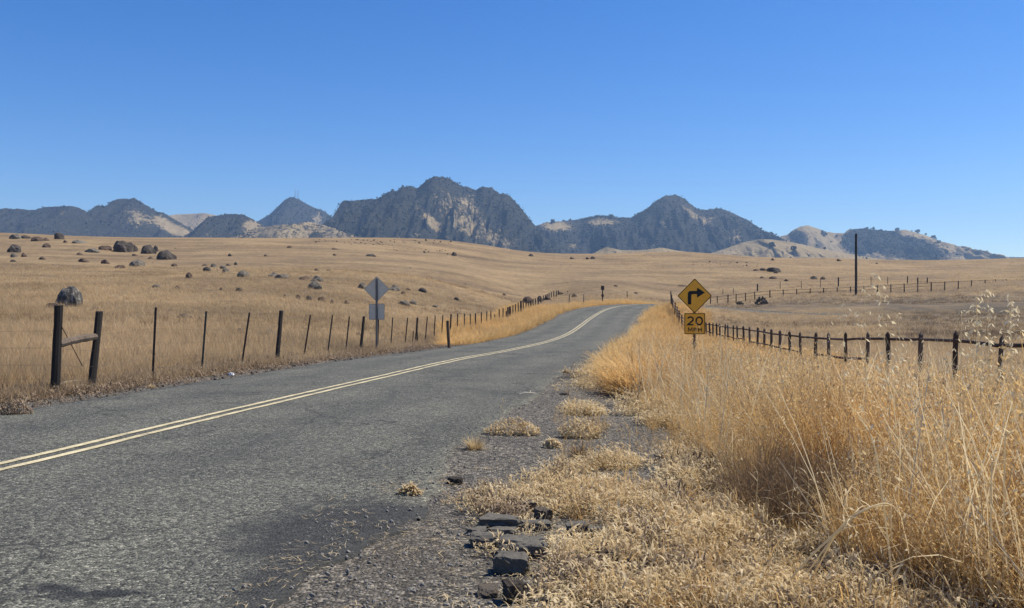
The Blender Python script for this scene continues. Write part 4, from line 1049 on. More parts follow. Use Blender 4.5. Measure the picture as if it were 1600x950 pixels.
for i, (x, y, t) in enumerate(RF):
    zt = EYE + (475 - t) / F * y; gz = ground_at(x, y); h = max(zt - gz, 1.0) + .3
    post(rf, RP[i % 4], x, y, zt - .04, h, random.uniform(.042, .056) if y < 50 else .06, (random.uniform(-.05, .05), random.uniform(-.05, .05)), ro, random.uniform(0, 6))
    hh = zt - gz
    cur = [(x, y - .05, zt - .15 + random.uniform(-.02, .02)), (x, y - .05, zt - .62 + random.uniform(-.04, .04))]
    if prev is not None:
        between(rf, RAIL[i % 4], prev[0], cur[0], 1.8, ro)
        if i % 7 != 3 and y > 21: between(rf, RAIL[(i + 1) % 4], prev[1], cur[1], 1.8, ro).scale.y = .7
        if y > 62:
            mid = [((a + c) / 2 - (0.0 if k else 0.0)) for k, (a, c) in enumerate(zip(cur[0], cur[1]))]
            pm = [(a + c) / 2 for a, c in zip(prev[0], prev[1])]
            between(rf, RAIL[(i + 2) % 4], pm, mid, 1.8, ro)
    prev = cur

# ------------------------------------------------------------------ far fence, second far fence, pole
ff = thing('field_fence', 'far dark post and rail fence crossing the field behind the yellow sign and the pole', 'fence', (px2x(1340, 140), 140, ground_at(px2x(1340, 140), 140)))
fo2 = Vector(ff.location); prev = None
fpx = [1110, 1121, 1137.5, 1150, 1165, 1179.5] + [1203 + 21 * k for k in range(17)] + [1556, 1572]
for i, p in enumerate(fpx):
    t = np.interp(p, [1105, 1137, 1200, 1350, 1420, 1520, 1572], [464, 460.5, 453.5, 447, 442.5, 437.5, 436]); Y = 140 if p < 1500 else 140 + (p - 1500) * .25
    x = px2x(p, Y); zt = EYE + (475 - t) / F * Y; gz = ground_at(x, Y)
    post(ff, WP[i % 4], x, Y, zt, max(zt - gz, 1.0) + .3, .085, (0, random.uniform(-.03, .03)), fo2)
    cur = [(x, Y - .1, zt - .12), (x, Y - .1, zt - .62)]
    if prev is not None:
        for k in range(2 if p < 1480 else 1):
            o = between(ff, RAIL[(i + k) % 4], prev[k], cur[k], 1.8, fo2); o.scale.y = o.scale.z = 1.0 if k == 0 else .7
    prev = cur
sf = thing('post_fence', 'thin row of posts with one tall post and a braced corner behind the far fence', 'fence', (px2x(1340, 160), 160, ground_at(px2x(1340, 160), 160)))
so2 = Vector(sf.location); prev = None
for i, (p, t, k) in enumerate(((1129.5, 451, 't'), (1146, 450, 't'), (1183.5, 443.5, 'w'), (1219, 440, 't'), (1252, 439, 't'), (1282, 436.5, 't'), (1310, 433, 'w'), (1361, 433, 't'), (1387, 432.5, 't'), (1418, 431.5, 'w'), (1434, 433.5, 'w'), (1449, 433.5, 'w'))):
    Y = 160.0; x = px2x(p, Y); zt = EYE + (475 - t) / F * Y; gz = ground_at(x, Y); h = min(max(zt - gz, .9), 2.2) + .4
    o = post(sf, WP[i % 4] if k == 'w' else TPm[0], x, Y, zt, h, .11 if k == 'w' else None, (0, 0), so2)
    if k == 't': o.scale = (2.2, 2.2, h / 1.75)
    if k == 'w' and p in (1434, 1449):
        if prev is not None and p == 1449: between(sf, RAIL[0], prev, (x, Y - .1, zt - .75), 1.8, so2).scale.y = 2
        prev = (x, Y - .1, zt - .75)
b = MB(); b.tube([(px2x(p, 160) - so2.x, 160 - so2.y, EYE + (475 - t - 4) / F * 160 - so2.z) for p, t in ((1183.5, 443.5), (1252, 439), (1310, 435), (1361, 433), (1418, 432), (1449, 434))], .012, 4, False); obj('wire', b.mesh('wire', 'wire_steel'), sf)
Yp = 134.0; xp = px2x(1337.5, Yp); gz = ground_at(xp, Yp); zt = EYE + (475 - 366) / F * Yp
pl = thing('utility_pole', 'tall bare dark wooden pole standing by the far fence on the right', 'pole', (xp, Yp, gz))
obj('pole_shaft', wood_post_mesh('pole_shaft', zt - gz + .5, .19, 'tarred_wood', 77), pl, (0, 0, -.5))
b = MB()
for k in range(9): b.tube([(-.32 if k % 2 else .32, -.02, 2.2 + k * .62), (0, -.02, 2.2 + k * .62)], .018, 4)
obj('step_bolts', b.mesh('step_bolts', 'rusty_steel'), pl)
obj('pole_cap', chunk_mesh('pole_cap', 'green_steel', 78), pl, (0, 0, zt - gz + .03)).scale = (.17, .17, .05)

# ------------------------------------------------------------------ signs
def round_poly(pts, r, n=5):
    out = []; m = len(pts)
    for i in range(m):
        p0, p1, p2 = (Vector(pts[(i + k) % m]) for k in (-1, 0, 1))
        a = (p0 - p1).normalized(); c = (p2 - p1).normalized(); ang = a.angle(c); d = r / math.tan(ang / 2)
        s, e = p1 + a * d, p1 + c * d
        for k in range(n + 1):
            t = k / n; q = (1 - t) ** 2 * s + 2 * t * (1 - t) * p1 + t * t * e; out.append((q.x, q.y))
    return out
def ring_mesh(name, o_, i_, y0, y1, m):
    b = MB(); n = len(o_)
    vs = [(x, y1, z) for x, z in o_] + [(x, y1, z) for x, z in i_] + [(x, y0, z) for x, z in o_] + [(x, y0, z) for x, z in i_]
    fs = []
    for k in range(n):
        j = (k + 1) % n
        fs += [(k, j, n + j, n + k), (k, 2 * n + k, 2 * n + j, j), (n + k, n + j, 3 * n + j, 3 * n + k)]
    b.add(vs, fs); return b.mesh(name, m)
def poly_mesh(name, pts, y0, y1, m):
    b = MB(); b.prism(pts, y0, y1); return b.mesh(name, m)
def stroke(path, wd, closed=False):
    P = [Vector(p) for p in path]; n = len(P); Lp, Rp = [], []
    for i in range(n):
        if closed: a, c = P[i - 1], P[(i + 1) % n]
        else: a, c = P[max(i - 1, 0)], P[min(i + 1, n - 1)]
        d1 = (P[i] - a).normalized() if (P[i] - a).length > 1e-9 else (c - P[i]).normalized(); d2 = (c - P[i]).normalized() if (c - P[i]).length > 1e-9 else d1
        n1 = Vector((-d1.y, d1.x)); n2 = Vector((-d2.y, d2.x)); mtr = (n1 + n2).normalized(); k = min(1 / max(mtr.dot(n1), .35), 2.6)
        Lp.append(P[i] + mtr * wd / 2 * k); Rp.append(P[i] - mtr * wd / 2 * k)
    return Lp, Rp
def glyph_mesh(name, strokes, wd, y, m):
    b = MB()
    for si, (path, closed) in enumerate(strokes):
        Lp, Rp = stroke(path, wd, closed); n = len(Lp); yy = y - si * .0008
        vs = [(p.x, yy, p.y) for p in Lp] + [(p.x, yy, p.y) for p in Rp]; rng = n if closed else n - 1
        b.add(vs, [(k, (k + 1) % n, n + (k + 1) % n, n + k) for k in range(rng)])
    return b.mesh(name, m)
Ys = 26.0; xs = px2x(1085.5, Ys); zs = EYE + (475 - 462.3) / F * Ys; half = 27.6 / F * Ys; gz = ground_at(xs, Ys)
ys = thing('road_sign', 'yellow diamond sign with black right turn arrow above a yellow 20 MPH plate', 'road sign', (xs, Ys, gz), math.radians(3))
oz = Vector((0, 0, zs - gz))
D_ = [(0, -half), (half, 0), (0, half), (-half, 0)]
dia = round_poly(D_, .045)
dp = obj('diamond_panel', poly_mesh('diamond_panel', dia, 0, .004, 'sign_yellow'), ys, oz)
sc_ = lambda P, k: [(x * k, z * k) for x, z in P]
obj('border', ring_mesh('border', sc_(dia, .985), sc_(dia, .935), 0, -.003, 'sign_black'), dp)
h = half
arrow = [(-.40 * h, -.485 * h), (-.197 * h, -.485 * h), (-.197 * h, .02 * h), (-.185 * h, .065 * h), (-.15 * h, .09 * h), (-.11 * h, .1 * h), (.129 * h, .1 * h), (.129 * h, -.106 * h), (.583 * h, .19 * h), (.129 * h, .47 * h), (.129 * h, .28 * h), (-.24 * h, .28 * h), (-.33 * h, .25 * h), (-.385 * h, .19 * h), (-.40 * h, .10 * h)]
obj('arrow', poly_mesh('arrow', arrow, -.0035, -.0005, 'sign_black'), dp)
hs = 16.6 / F * Ys; pz = EYE + (475 - 505.8) / F * Ys - gz
sq = round_poly([(-hs, -hs), (hs, -hs), (hs, hs), (-hs, hs)], .03)
pp = obj('speed_plate', poly_mesh('speed_plate', sq, -.004, 0, 'sign_yellow'), ys, (0.0, 0, pz))
obj('border', ring_mesh('border', sc_(sq, .975), sc_(sq, .92), -.004, -.007, 'sign_black'), pp)
k = hs / 78.0                                   # sign pixels measured in a 157 px wide plate
def arc(cx, cz, rx, rz, a0, a1, n=12): return [(cx + rx * math.cos(math.radians(a0 + (a1 - a0) * i / n)), cz + rz * math.sin(math.radians(a0 + (a1 - a0) * i / n))) for i in range(n + 1)]
two = [[(x * k, z * k) for x, z in arc(-32, 33, 20, 16, 165, -35, 12) + [(-30, 10), (-52, -7), (-10.5, -7)]]]
two[0][-2] = (-52 * k, -7 * k)
obj('numeral', glyph_mesh('numeral', [(two[0], False)], 11.5 * k, -.0065, 'sign_black'), pp)['label'] = 'black numeral 2'
zero = [(x * k, z * k) for x, z in arc(33, 20.5, 23, 27.5, 0, 345, 23)]
obj('numeral', glyph_mesh('numeral', [(zero, True)], 11.5 * k, -.0065, 'sign_black'), pp)['label'] = 'black numeral 0'
def lt(st, dx, lab):
    o = obj('letter', glyph_mesh('letter', [([(x * k + dx * k, z * k) for x, z in s], False) for s in st], 6.2 * k, -.0065, 'sign_black'), pp); o['label'] = lab
lt([[(-14, -58), (-14, -30), (0, -50), (14, -30), (14, -58)]], -34, 'black letter M')
lt([[(-10, -58), (-10, -30)], [(-10, -33), (4, -33), (10, -36), (10, -42), (4, -45.5), (-10, -45.5)]], 3, 'black letter P')
lt([[(-10.5, -58), (-10.5, -30)], [(10.5, -58), (10.5, -30)], [(-10.5, -44), (10.5, -44)]], 38, 'black letter H')
def u_channel(name, hgt, m, wd=.075):
    b = MB(); b.box((0, .0, hgt / 2), (wd * .45, .006, hgt))
    for s in (-1, 1):
        b.box((s * wd * .30, .017, hgt / 2), (.006, .036, hgt - .004)); b.box((s * wd * .42, .037, hgt / 2), (wd * .2, .005, hgt - .008))
    return b.mesh(name, m)
obj('post', u_channel('post', zs - gz + half * .7 + .5, 'brown_post', .085), ys, (0, .014, -.5))
b = MB()
for z in (zs - gz + half * .5, zs - gz - half * .5, pz + hs * .6, pz - hs * .6): b.tube([(0, -.0075, z), (0, .02, z)], .008, 6)
obj('bolts', b.mesh('bolts', 'galvanised_post'), ys)

Yl = 33.6; xl = px2x(588.5, Yl); gl = ground_at(xl, Yl); half = 20 / F * Yl; zl = EYE + (475 - 451.6) / F * Yl - gl
ls = thing('road_sign', 'grey back of a diamond sign and square plate on a post at the left verge', 'road sign', (xl, Yl, gl), math.radians(-3))
dia = round_poly([(0, -half), (half, 0), (0, half), (-half, 0)], .04)
dp = obj('diamond_panel', poly_mesh('diamond_panel', dia, .02, .024, 'sign_back'), ls, (0, 0, zl))
obj('edge_rim', ring_mesh('edge_rim', sc_(dia, 1.0), sc_(dia, .975), .02, .0165, 'galvanised_post'), dp)
hs = 12.3 / F * Yl; sq = round_poly([(-hs, -hs), (hs, -hs), (hs, hs), (-hs, hs)], .03)
pz = EYE + (475 - 487) / F * Yl - gl
pp = obj('square_plate', poly_mesh('square_plate', sq, .02, .024, 'sign_back'), ls, (0, 0, pz))
obj('edge_rim', ring_mesh('edge_rim', sc_(sq, 1.0), sc_(sq, .96), .02, .0165, 'galvanised_post'), pp)
ph = zl + half * .82
obj('post', u_channel('post', ph + .4, 'galvanised_post', .085), ls, (0, -.025, -.4))
b = MB()
for z in (zl + half * .5, zl - half * .5, pz + hs * .6, pz - hs * .6): b.tube([(0, -.035, z), (0, -.02, z)], .012, 6)
obj('bolts', b.mesh('bolts', 'galvanised_post'), ls)

Yf = 104.0; xf_ = px2x(941.5, Yf); gf = ground_at(xf_, Yf); zf = EYE + (475 - 446.5) / F * Yf - gf
fs_ = thing('marker_sign', 'small dark sign post with two little panels at the outside of the road bend', 'road sign', (xf_, Yf, gf))
obj('post', t_post_mesh('post', zf + .3, 'brown_post', .13), fs_, (0, 0, -.3))
obj('upper_panel', poly_mesh('upper_panel', round_poly([(-.19, -.24), (.19, -.24), (.19, .24), (-.19, .24)], .06), -.03, -.02, 'dark_sign'), fs_, (0, 0, zf - .25))
obj('lower_panel', poly_mesh('lower_panel', round_poly([(0, -.34), (.17, 0), (0, .34), (-.17, 0)], .03), -.03, -.02, 'dark_sign'), fs_, (0, 0, zf - 1.15))
for p, yt, yb, lab in ((889, 461, 476, 'short plain post at the left edge of the bend, left of two'), (912, 461.5, 476, 'short plain post at the left edge of the bend, right of two'), (980, 456, 467, 'short thin post in the grass beyond the bend, right of the small dark sign')):
    q = at_many([(p, yb - 1)])[0]; hgt = (yb - yt) / F * q[1]
    t = thing('marker_post', lab, 'post', q, 0, 'short posts around the bend')
    obj('shaft', wood_post_mesh('shaft', hgt + .2, .06, 'grey_wood' if p < 950 else 'brown_wood', int(p)), t, (0, 0, -.2), (0, random.uniform(-.03, .05), 0))

# ------------------------------------------------------------------ vegetation prototypes
def blade(V, Fc, TI, MI, base, az, lean, h, wd, bend, nseg=3, face=None, t0=0.2, t1=0.8, mi=0, tipw=0.15):
    """a curved ribbon growing from base; lean and bend in radians"""
    b0 = len(V); fa = face if face is not None else az + math.pi / 2
    p = np.array(base, float); a = lean; sx, sy = math.cos(fa), math.sin(fa)
    for i in range(nseg + 1):
        k = i / nseg; wq = wd * (1 - (1 - tipw) * k ** 1.5) / 2
        V.append((p[0] - sx * wq, p[1] - sy * wq, p[2])); V.append((p[0] + sx * wq, p[1] + sy * wq, p[2]))
        TI.extend([t0 + (t1 - t0) * k] * 2)
        if i < nseg:
            Fc.append((b0 + 2 * i, b0 + 2 * i + 1, b0 + 2 * i + 3, b0 + 2 * i + 2)); MI.append(mi)
            st = h / nseg; p = p + np.array([math.sin(a) * math.cos(az), math.sin(a) * math.sin(az), math.cos(a)]) * st; a += bend / nseg
    return p, a
def spikelet(V, Fc, TI, MI, p, rnd, ln, t=0.95, mi=0):
    az = rnd.uniform(0, 6.28); d = np.array([math.cos(az) * .55, math.sin(az) * .55, -1 + rnd.uniform(-.2, .9)]); d /= np.linalg.norm(d)
    s = np.cross(d, [math.cos(az + 1.3), math.sin(az + 1.3), .2]); s = s / np.linalg.norm(s) * ln * .16
    b = len(V); V += [tuple(p), tuple(p + d * ln * .45 + s), tuple(p + d * ln), tuple(p + d * ln * .45 - s)]; TI += [t] * 4
    Fc += [(b, b + 1, b + 2, b + 3)]; MI.append(mi)
def tall_proto(seed, n=22, hmin=.55, hmax=1.0, oats=.8, rad=.11, wd=.0045, sp=(.02, .036)):
    rnd = random.Random(seed); V, Fc, TI, MI = [], [], [], []
    for k in range(n):
        r = rad * math.sqrt(rnd.random()); a0 = rnd.uniform(0, 6.28); az = a0 + rnd.uniform(-1, 1); h = rnd.uniform(hmin, hmax); t = rnd.uniform(.0, .45)
        p, a = blade(V, Fc, TI, MI, (r * math.cos(a0), r * math.sin(a0), -.03), az, rnd.uniform(0, .3), h, wd * rnd.uniform(.7, 1.5), rnd.uniform(-.1, .8) + (1.2 if rnd.random() < .12 else 0), 4, rnd.uniform(0, 6.28), t, t + rnd.uniform(.25, .5), 0, .4)
        if rnd.random() < oats:
            for q in range(rnd.randint(3, 7)):
                o = np.array([rnd.gauss(0, .025), rnd.gauss(0, .025), rnd.uniform(-.22, .02)]); spikelet(V, Fc, TI, MI, p + o, rnd, rnd.uniform(*sp), rnd.uniform(.75, 1.0))
    for k in range(n // 2):           # dry leaves
        r = rad * 1.1 * math.sqrt(rnd.random()); a0 = rnd.uniform(0, 6.28)
        blade(V, Fc, TI, MI, (r * math.cos(a0), r * math.sin(a0), rnd.uniform(0, .35)), rnd.uniform(0, 6.28), rnd.uniform(.2, .7), rnd.uniform(.16, .42), wd * rnd.uniform(1.1, 2.0), rnd.uniform(.5, 2.2), 4, None, rnd.uniform(0, .4), rnd.uniform(.4, .8))
    return V, Fc, MI, TI
def field_proto(seed, n=14, hmin=.2, hmax=.5, wd=.008, rad=.16):
    rnd = random.Random(seed); V, Fc, TI, MI = [], [], [], []
    for k in range(n):
        r = rad * math.sqrt(rnd.random()); a0 = rnd.uniform(0, 6.28); t = rnd.uniform(0, .5)
        blade(V, Fc, TI, MI, (r * math.cos(a0), r * math.sin(a0), -.03), rnd.uniform(0, 6.28), rnd.uniform(0, .45), rnd.uniform(hmin, hmax), wd * rnd.uniform(.6, 1.4), rnd.uniform(-.1, .9), 2, rnd.uniform(0, 6.28), t, t + .4)
    return V, Fc, MI, TI
def weed_proto(seed, n=84, rad=.16, hgt=.13, ln=(.03, .075), wd=.0095):
    rnd = random.Random(seed); V, Fc, TI, MI = [], [], [], []
    for k in range(n):
        r = rad * math.sqrt(rnd.random()); a0 = rnd.uniform(0, 6.28); z = hgt * rnd.random() * (1 - .7 * (r / rad) ** 2); t = rnd.uniform(.1, .75)
        blade(V, Fc, TI, MI, (r * math.cos(a0), r * math.sin(a0), z), rnd.uniform(0, 6.28), rnd.uniform(0, 1.5), rnd.uniform(*ln), wd * rnd.uniform(.6, 1.4), rnd.uniform(.5, 2.8), 4, None, t, min(1, t + .25), 0, .4)
    for k in range(7):
        az = rnd.uniform(0, 6.28); blade(V, Fc, TI, MI, (0, 0, 0), az, rnd.uniform(.6, 1.4), rad * rnd.uniform(.9, 1.5), .004, rnd.uniform(-.4, .6), 4, None, .2, .5)
    return V, Fc, MI, TI
def litter_proto(seed, n=40, rad=.22, wd=.013, ln=(.03, .10), hgt=.06):
    rnd = random.Random(seed); V, Fc, TI, MI = [], [], [], []
    for k in range(n):
        r = rad * math.sqrt(rnd.random()); a0 = rnd.uniform(0, 6.28); t = rnd.uniform(0, .8)
        blade(V, Fc, TI, MI, (r * math.cos(a0), r * math.sin(a0), hgt * rnd.random()), rnd.uniform(0, 6.28), rnd.uniform(.3, 1.6), rnd.uniform(*ln), wd * rnd.uniform(.4, 1.3), rnd.uniform(.3, 2.2), 3, None, t, min(1, t + .2), 0, .4)
    return V, Fc, MI, TI

def spread(n, smin, smax, tilt=.12, zs=(.8, 1.15)):
    s = RNG.uniform(smin, smax, n)
    return np.stack([RNG.normal(0, tilt, n), RNG.normal(0, tilt, n), RNG.uniform(0, 6.28, n)], 1), np.stack([s, s, s * RNG.uniform(*zs, n)], 1)
def fence_x(Y): return .1143 * Y - 9.38
def ground_pts(X, Y):
    z, lat, s = terrain(X, Y, full=True); return np.stack([X, Y, z], 1), lat

# edge of the tall grass on the right, metres from camera axis
XT_Y = [2.0, 3.5, 4.2, 4.7, 5.3, 6.3, 7.7, 10.6, 15, 20, 30, 45, 58, 72, 80, 87, 92, 110]
XT_X = [2.3, 2.05, 1.85, 1.75, 1.8, 1.55, 1.7, 2.0, 2.0, 2.25, 3.7, 6.0, 8.1, 10.5, 12.0, 14.0, 18., 30]
def tall_ok(X, Y, lat):
    e = np.interp(Y, XT_Y, XT_X) + fbm(Y * 1.1, X * 0 + 2, 3, 61) * .22
    hollow = ((X - 2.05) / .62) ** 2 + ((Y - 5.85) / .86) ** 2 < 1 + .4 * fbm(X * 4, Y * 4, 2, 8)
    return (X > e) & ~hollow & (lat > HW + .35)

# A. tall dry oats, near
n = 10500
Y = 3.3 + (19 - 3.3) * RNG.random(n) ** 1.25; X = np.interp(Y, XT_Y, XT_X) - .2 + RNG.random(n) * (1.2 + .62 * Y)
keep = np.abs(X) < Y * .66 + .6; X, Y = X[keep], Y[keep]
P3, lat = ground_pts(X, Y); keep = tall_ok(X, Y, lat) & (RNG.random(len(X)) < .55 + .45 * fbm(X * .8, Y * .8, 3, 12) + .25); P3 = P3[keep]
rot, scl = spread(len(P3), .66, 1.14, .2); rot[:, 0] += .22 * fbm(P3[:, 0] * 1.1, P3[:, 1] * 1.1, 2, 31); rot[:, 1] += .22 * fbm(P3[:, 0] * 1.1, P3[:, 1] * 1.1, 2, 32)
dist_e = P3[:, 0] - np.interp(P3[:, 1], XT_Y, XT_X)
scl *= (0.5 + .5 * sstep(-.1, .95, dist_e))[:, None]
scl[:, 2] *= (.78 + .42 * (fbm(P3[:, 0] * .6, P3[:, 1] * .6, 3, 15) * .5 + .5)) * (1 - .42 * sstep(2.9, 5.0, P3[:, 0]) * sstep(6, 8.5, P3[:, 1]))
kind = RNG.random(len(P3)) + .5 * fbm(P3[:, 0] * 1.2, P3[:, 1] * 1.2, 3, 53); TPR = [tall_proto(k) for k in range(7)]
for nm, mk, m in (('tall_dry_grass', (kind > .12) & (kind < .9), 'tall_straw'), ('tall_brown_grass', kind <= .12, 'brown_straw'), ('tall_pale_grass', kind >= .9, 'weed_straw')):
    scatter(nm, TPR, P3[mk], rot[mk], scl[mk], RNG.integers(0, 7, mk.sum()), [m])
n = 1500
Y = 3.4 + 13 * RNG.random(n) ** 1.4; X = np.interp(Y, XT_Y, XT_X) - .1 + RNG.random(n) ** 1.3 * (1.0 + .6 * Y)
P3, lat = ground_pts(X, Y); P3 = P3[tall_ok(X, Y, lat) & (X < Y * .65 + .5)]
rot, scl = spread(len(P3), .7, 1.1, .2)
scatter('pale_tall_stalks', [tall_proto(80 + k, 4, .5, 1.15, .5, .15, .0075) for k in range(6)], P3, rot, scl, RNG.integers(0, 6, len(P3)), ['pale_reed'])
# B. tall grass farther along the right bank and the left bank
n = 52000
Y = np.exp(RNG.uniform(math.log(15), math.log(108), n)); px = RNG.uniform(690, 1720, n); X = px2x(px, Y)
P3, lat = ground_pts(X, Y)
left = (lat < -(HWL + .25)) & (X > fence_x(Y) - 2.0) & (Y > 40) & (Y < 112) & (X < 20 + 3 * fbm(X * .3, Y * .3, 2, 5))
right = tall_ok(X, Y, lat) & (X < np.where(Y < 58, .1143 * Y + 7.2, 13.8 + (Y - 58) * .16) + fbm(X * .5, Y * .5, 2, 6)) 
P3 = P3[(left | right) & ~((Y > 88) & (np.abs(lat) < HW + .9))]
X, Y = P3[:, 0], P3[:, 1]
rot, scl = spread(len(P3), .7, 1.1, .14); scl[:, 0] *= 1.5; scl[:, 1] *= 1.5
hgt = np.where(X > np.interp(Y, XT_Y, XT_X) - .5, np.interp(Y, [15, 30, 60, 85, 110], [.70, .64, .6, .72, .75]) * (1 - .22 * sstep(4.5, 6.5, X) * (1 - sstep(26, 40, Y))), np.interp(Y, [40, 52, 65, 85, 112], [.35, .75, .8, .75, .5]))
scl[:, 2] *= hgt
P3[:, 2] -= .02
scatter('bank_dry_grass', [tall_proto(20 + k, 24, .5, .95, .4, .2, .010) for k in range(5)], P3, rot, scl, RNG.integers(0, 5, len(P3)), ['tall_straw'])
# C. field grass on both sides, fading into the ground cover with distance
n = 120000
Y = np.exp(RNG.uniform(math.log(12.5), math.log(300), n)); px = RNG.uniform(-120, 1720, n); X = px2x(px, Y)
P3, lat = ground_pts(X, Y)
ok = np.where(lat < 0, (X < fence_x(Y) - .05 + fbm(Y * .6, X * 0, 2, 4) * .3) | (Y > 112), X > np.interp(Y, XT_Y, XT_X) + np.interp(Y, [14, 30, 60, 85, 92, 110], [4, 4, 3, 2, 0, 0])) & (np.abs(lat) > 5.0)
ok &= RNG.random(n) < .62 + .5 * fbm(X * .12, Y * .12, 3, 19)
P3 = P3[ok]; X, Y = P3[:, 0], P3[:, 1]
rot, scl = spread(len(P3), .75, 1.2, .15); scl[:, :2] *= np.interp(Y, [15, 60, 150, 300], [.9, 1.5, 2.6, 4.0])[:, None]
scl[:, 2] *= np.interp(Y, [13, 25, 60, 150, 300], [1.0, .95, .8, .75, .7])
ppx = 800 + F * X / Y
dkp = dark_bands(ppx, Y) * sstep(-.45, .1, fbm(X * .07, Y * .16, 3, 27))
dkp = np.maximum(dkp, .55 * sstep(.12, .45, fbm(X * .035 + 3, Y * .09, 3, 29)) * (Y < 170))
isd = RNG.random(len(P3)) < dkp
fp = [field_proto(k) for k in range(6)]
for nm, mk, m in (('field_dry_grass', ~isd, 'field_straw'), ('dark_field_grass', isd, 'dark_straw')):
    q = mk.sum(); scatter(nm, fp, P3[mk], rot[mk], scl[mk], RNG.integers(0, 6, q), [m])
# D. low curly weeds on the right shoulder
n = 6000
Y = 3.2 + (22 - 3.2) * RNG.random(n) ** 1.7; e = np.interp(Y, XT_Y, XT_X)
xl_ = np.interp(Y, [3, 4, 4.6, 5.5, 6.6, 6.95, 8.2, 9, 11, 14, 17, 20, 23], [.2, -.05, -.05, -.25, -.5, .05, .55, .75, .85, .8, 1.0, 1.4, 2.2])
X = xl_ + RNG.random(n) * (e + .35 - xl_)
P3, lat = ground_pts(X, Y)
m = 1.35 * fbm(X * 2.2, Y * 1.7, 4, 44) + .36 * sstep(xl_ + .1, xl_ + .9, X) - .27 - .26 * sstep(7.5, 10, Y)
chunkbox = ((np.abs(X + .02) < .24) & (Y > 4.3) & (Y < 5.75)) | ((X < .05) & (Y < 4.6))
for cxx, cyy, cw, cd in CHB: ok_c = (np.abs(X - cxx) < cw * .5 + .04) & (Y > cyy - .24) & (Y < cyy + cd * .6); chunkbox = chunkbox | ok_c
ok = (m > RNG.uniform(-.12, .12, n)) & (~chunkbox | (RNG.random(n) < .1)) & ~((lat < HW - .2) & (RNG.random(n) > .25))
far_thin = RNG.random(n) < np.interp(Y, [3, 8, 12, 22], [1, 1, .75, .6])
P3 = P3[ok & far_thin & (((X - 2.05) / .5) ** 2 + ((Y - 5.8) / .7) ** 2 > 1)]
rot, scl = spread(len(P3), .45, 1.35, .22); scl[:, 2] *= .6 + .7 * RNG.random(len(P3)) ** 2; scl[:, :2] *= np.interp(P3[:, 1], [3, 8, 20], [.85, 1.0, 1.7])[:, None]; scl[:, 2] *= np.interp(P3[:, 1], [3, 10, 20], [1, 1.1, 1.5])
WPR = ([weed_proto(k) for k in range(4)] + [weed_proto(7, 36, .2, .17, (.02, .05), .01), weed_proto(8, 90, .11, .09, (.015, .035), .01)])
kind = RNG.random(len(P3)) + .7 * fbm(P3[:, 0] * 2.4, P3[:, 1] * 2.4, 3, 57)
for nm, mk, m in (('low_dry_weeds', kind < .86, 'weed_straw'), ('low_brown_weeds', kind >= .86, 'verge_litter')):
    scatter(nm, WPR, P3[mk], rot[mk], scl[mk], RNG.integers(0, 6, mk.sum()), [m])
n = 320
Y = 3.6 + 10 * RNG.random(n) ** 1.5; X = np.interp(Y, XT_Y, XT_X) - RNG.random(n) ** 1.6 * 1.5; P3, lat = ground_pts(X, Y)
P3 = P3[(lat > HW + .5) & (fbm(X * 1.3, Y * 1.3, 3, 52) > -.1)]; rot, scl = spread(len(P3), .35, .65, .3)
scatter('sparse_straw_tufts', [tall_proto(90 + k, 9, .2, .55, .2, .08, .005) for k in range(4)], P3, rot, scl, RNG.integers(0, 4, len(P3)), ['tall_straw'])
# E. brown litter and low weeds on the left verge
n = 15000
Y = np.exp(RNG.uniform(math.log(7.5), math.log(52), n)); X = np.interp(Y, AX[:150, 1], AX[:150, 0]) - HWL - RNG.random(n) * 4.2
P3, lat = ground_pts(X, Y); al = -lat - HWL
ok = (al > .08) & (X > fence_x(Y) - 1.2) & (RNG.random(n) < .08 + sstep(.2, 1.5, al) * .75) & (fbm(X * 1.3, Y * 1.3, 3, 71) > RNG.uniform(-.35, .25, n))
P3 = P3[ok]
rot, scl = spread(len(P3), .7, 1.5, .2)
scatter('verge_leaf_litter', [litter_proto(k) for k in range(5)], P3, rot, scl, RNG.integers(0, 5, len(P3)), ['verge_litter'])
n = 7000
Y = np.exp(RNG.uniform(math.log(9), math.log(52), n)); X = fence_x(Y) + RNG.uniform(-.6, 1.1, n) ; P3, lat = ground_pts(X, Y)
P3 = P3[(lat < -HWL - 1.0)]
rot, scl = spread(len(P3), .6, 1.0, .25); scl[:, 2] *= .8
isd = RNG.random(len(P3)) < .45
scatter('fence_line_grass', fp, P3[~isd], rot[~isd], scl[~isd], RNG.integers(0, 6, (~isd).sum()), ['field_straw'])
scatter('fence_line_weeds', fp, P3[isd], rot[isd], scl[isd] * .8, RNG.integers(0, 6, isd.sum()), ['verge_litter'])
# F. dead stalks in the hollow, their dark colour standing in for its shade
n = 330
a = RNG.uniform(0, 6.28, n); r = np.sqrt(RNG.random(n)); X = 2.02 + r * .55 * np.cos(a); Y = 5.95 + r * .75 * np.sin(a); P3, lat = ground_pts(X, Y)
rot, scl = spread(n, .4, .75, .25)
scatter('shade_toned_stalks', [tall_proto(60 + k, 10, .4, .9, .1) for k in range(3)], P3, rot, scl, RNG.integers(0, 3, n), ['dark_straw'])
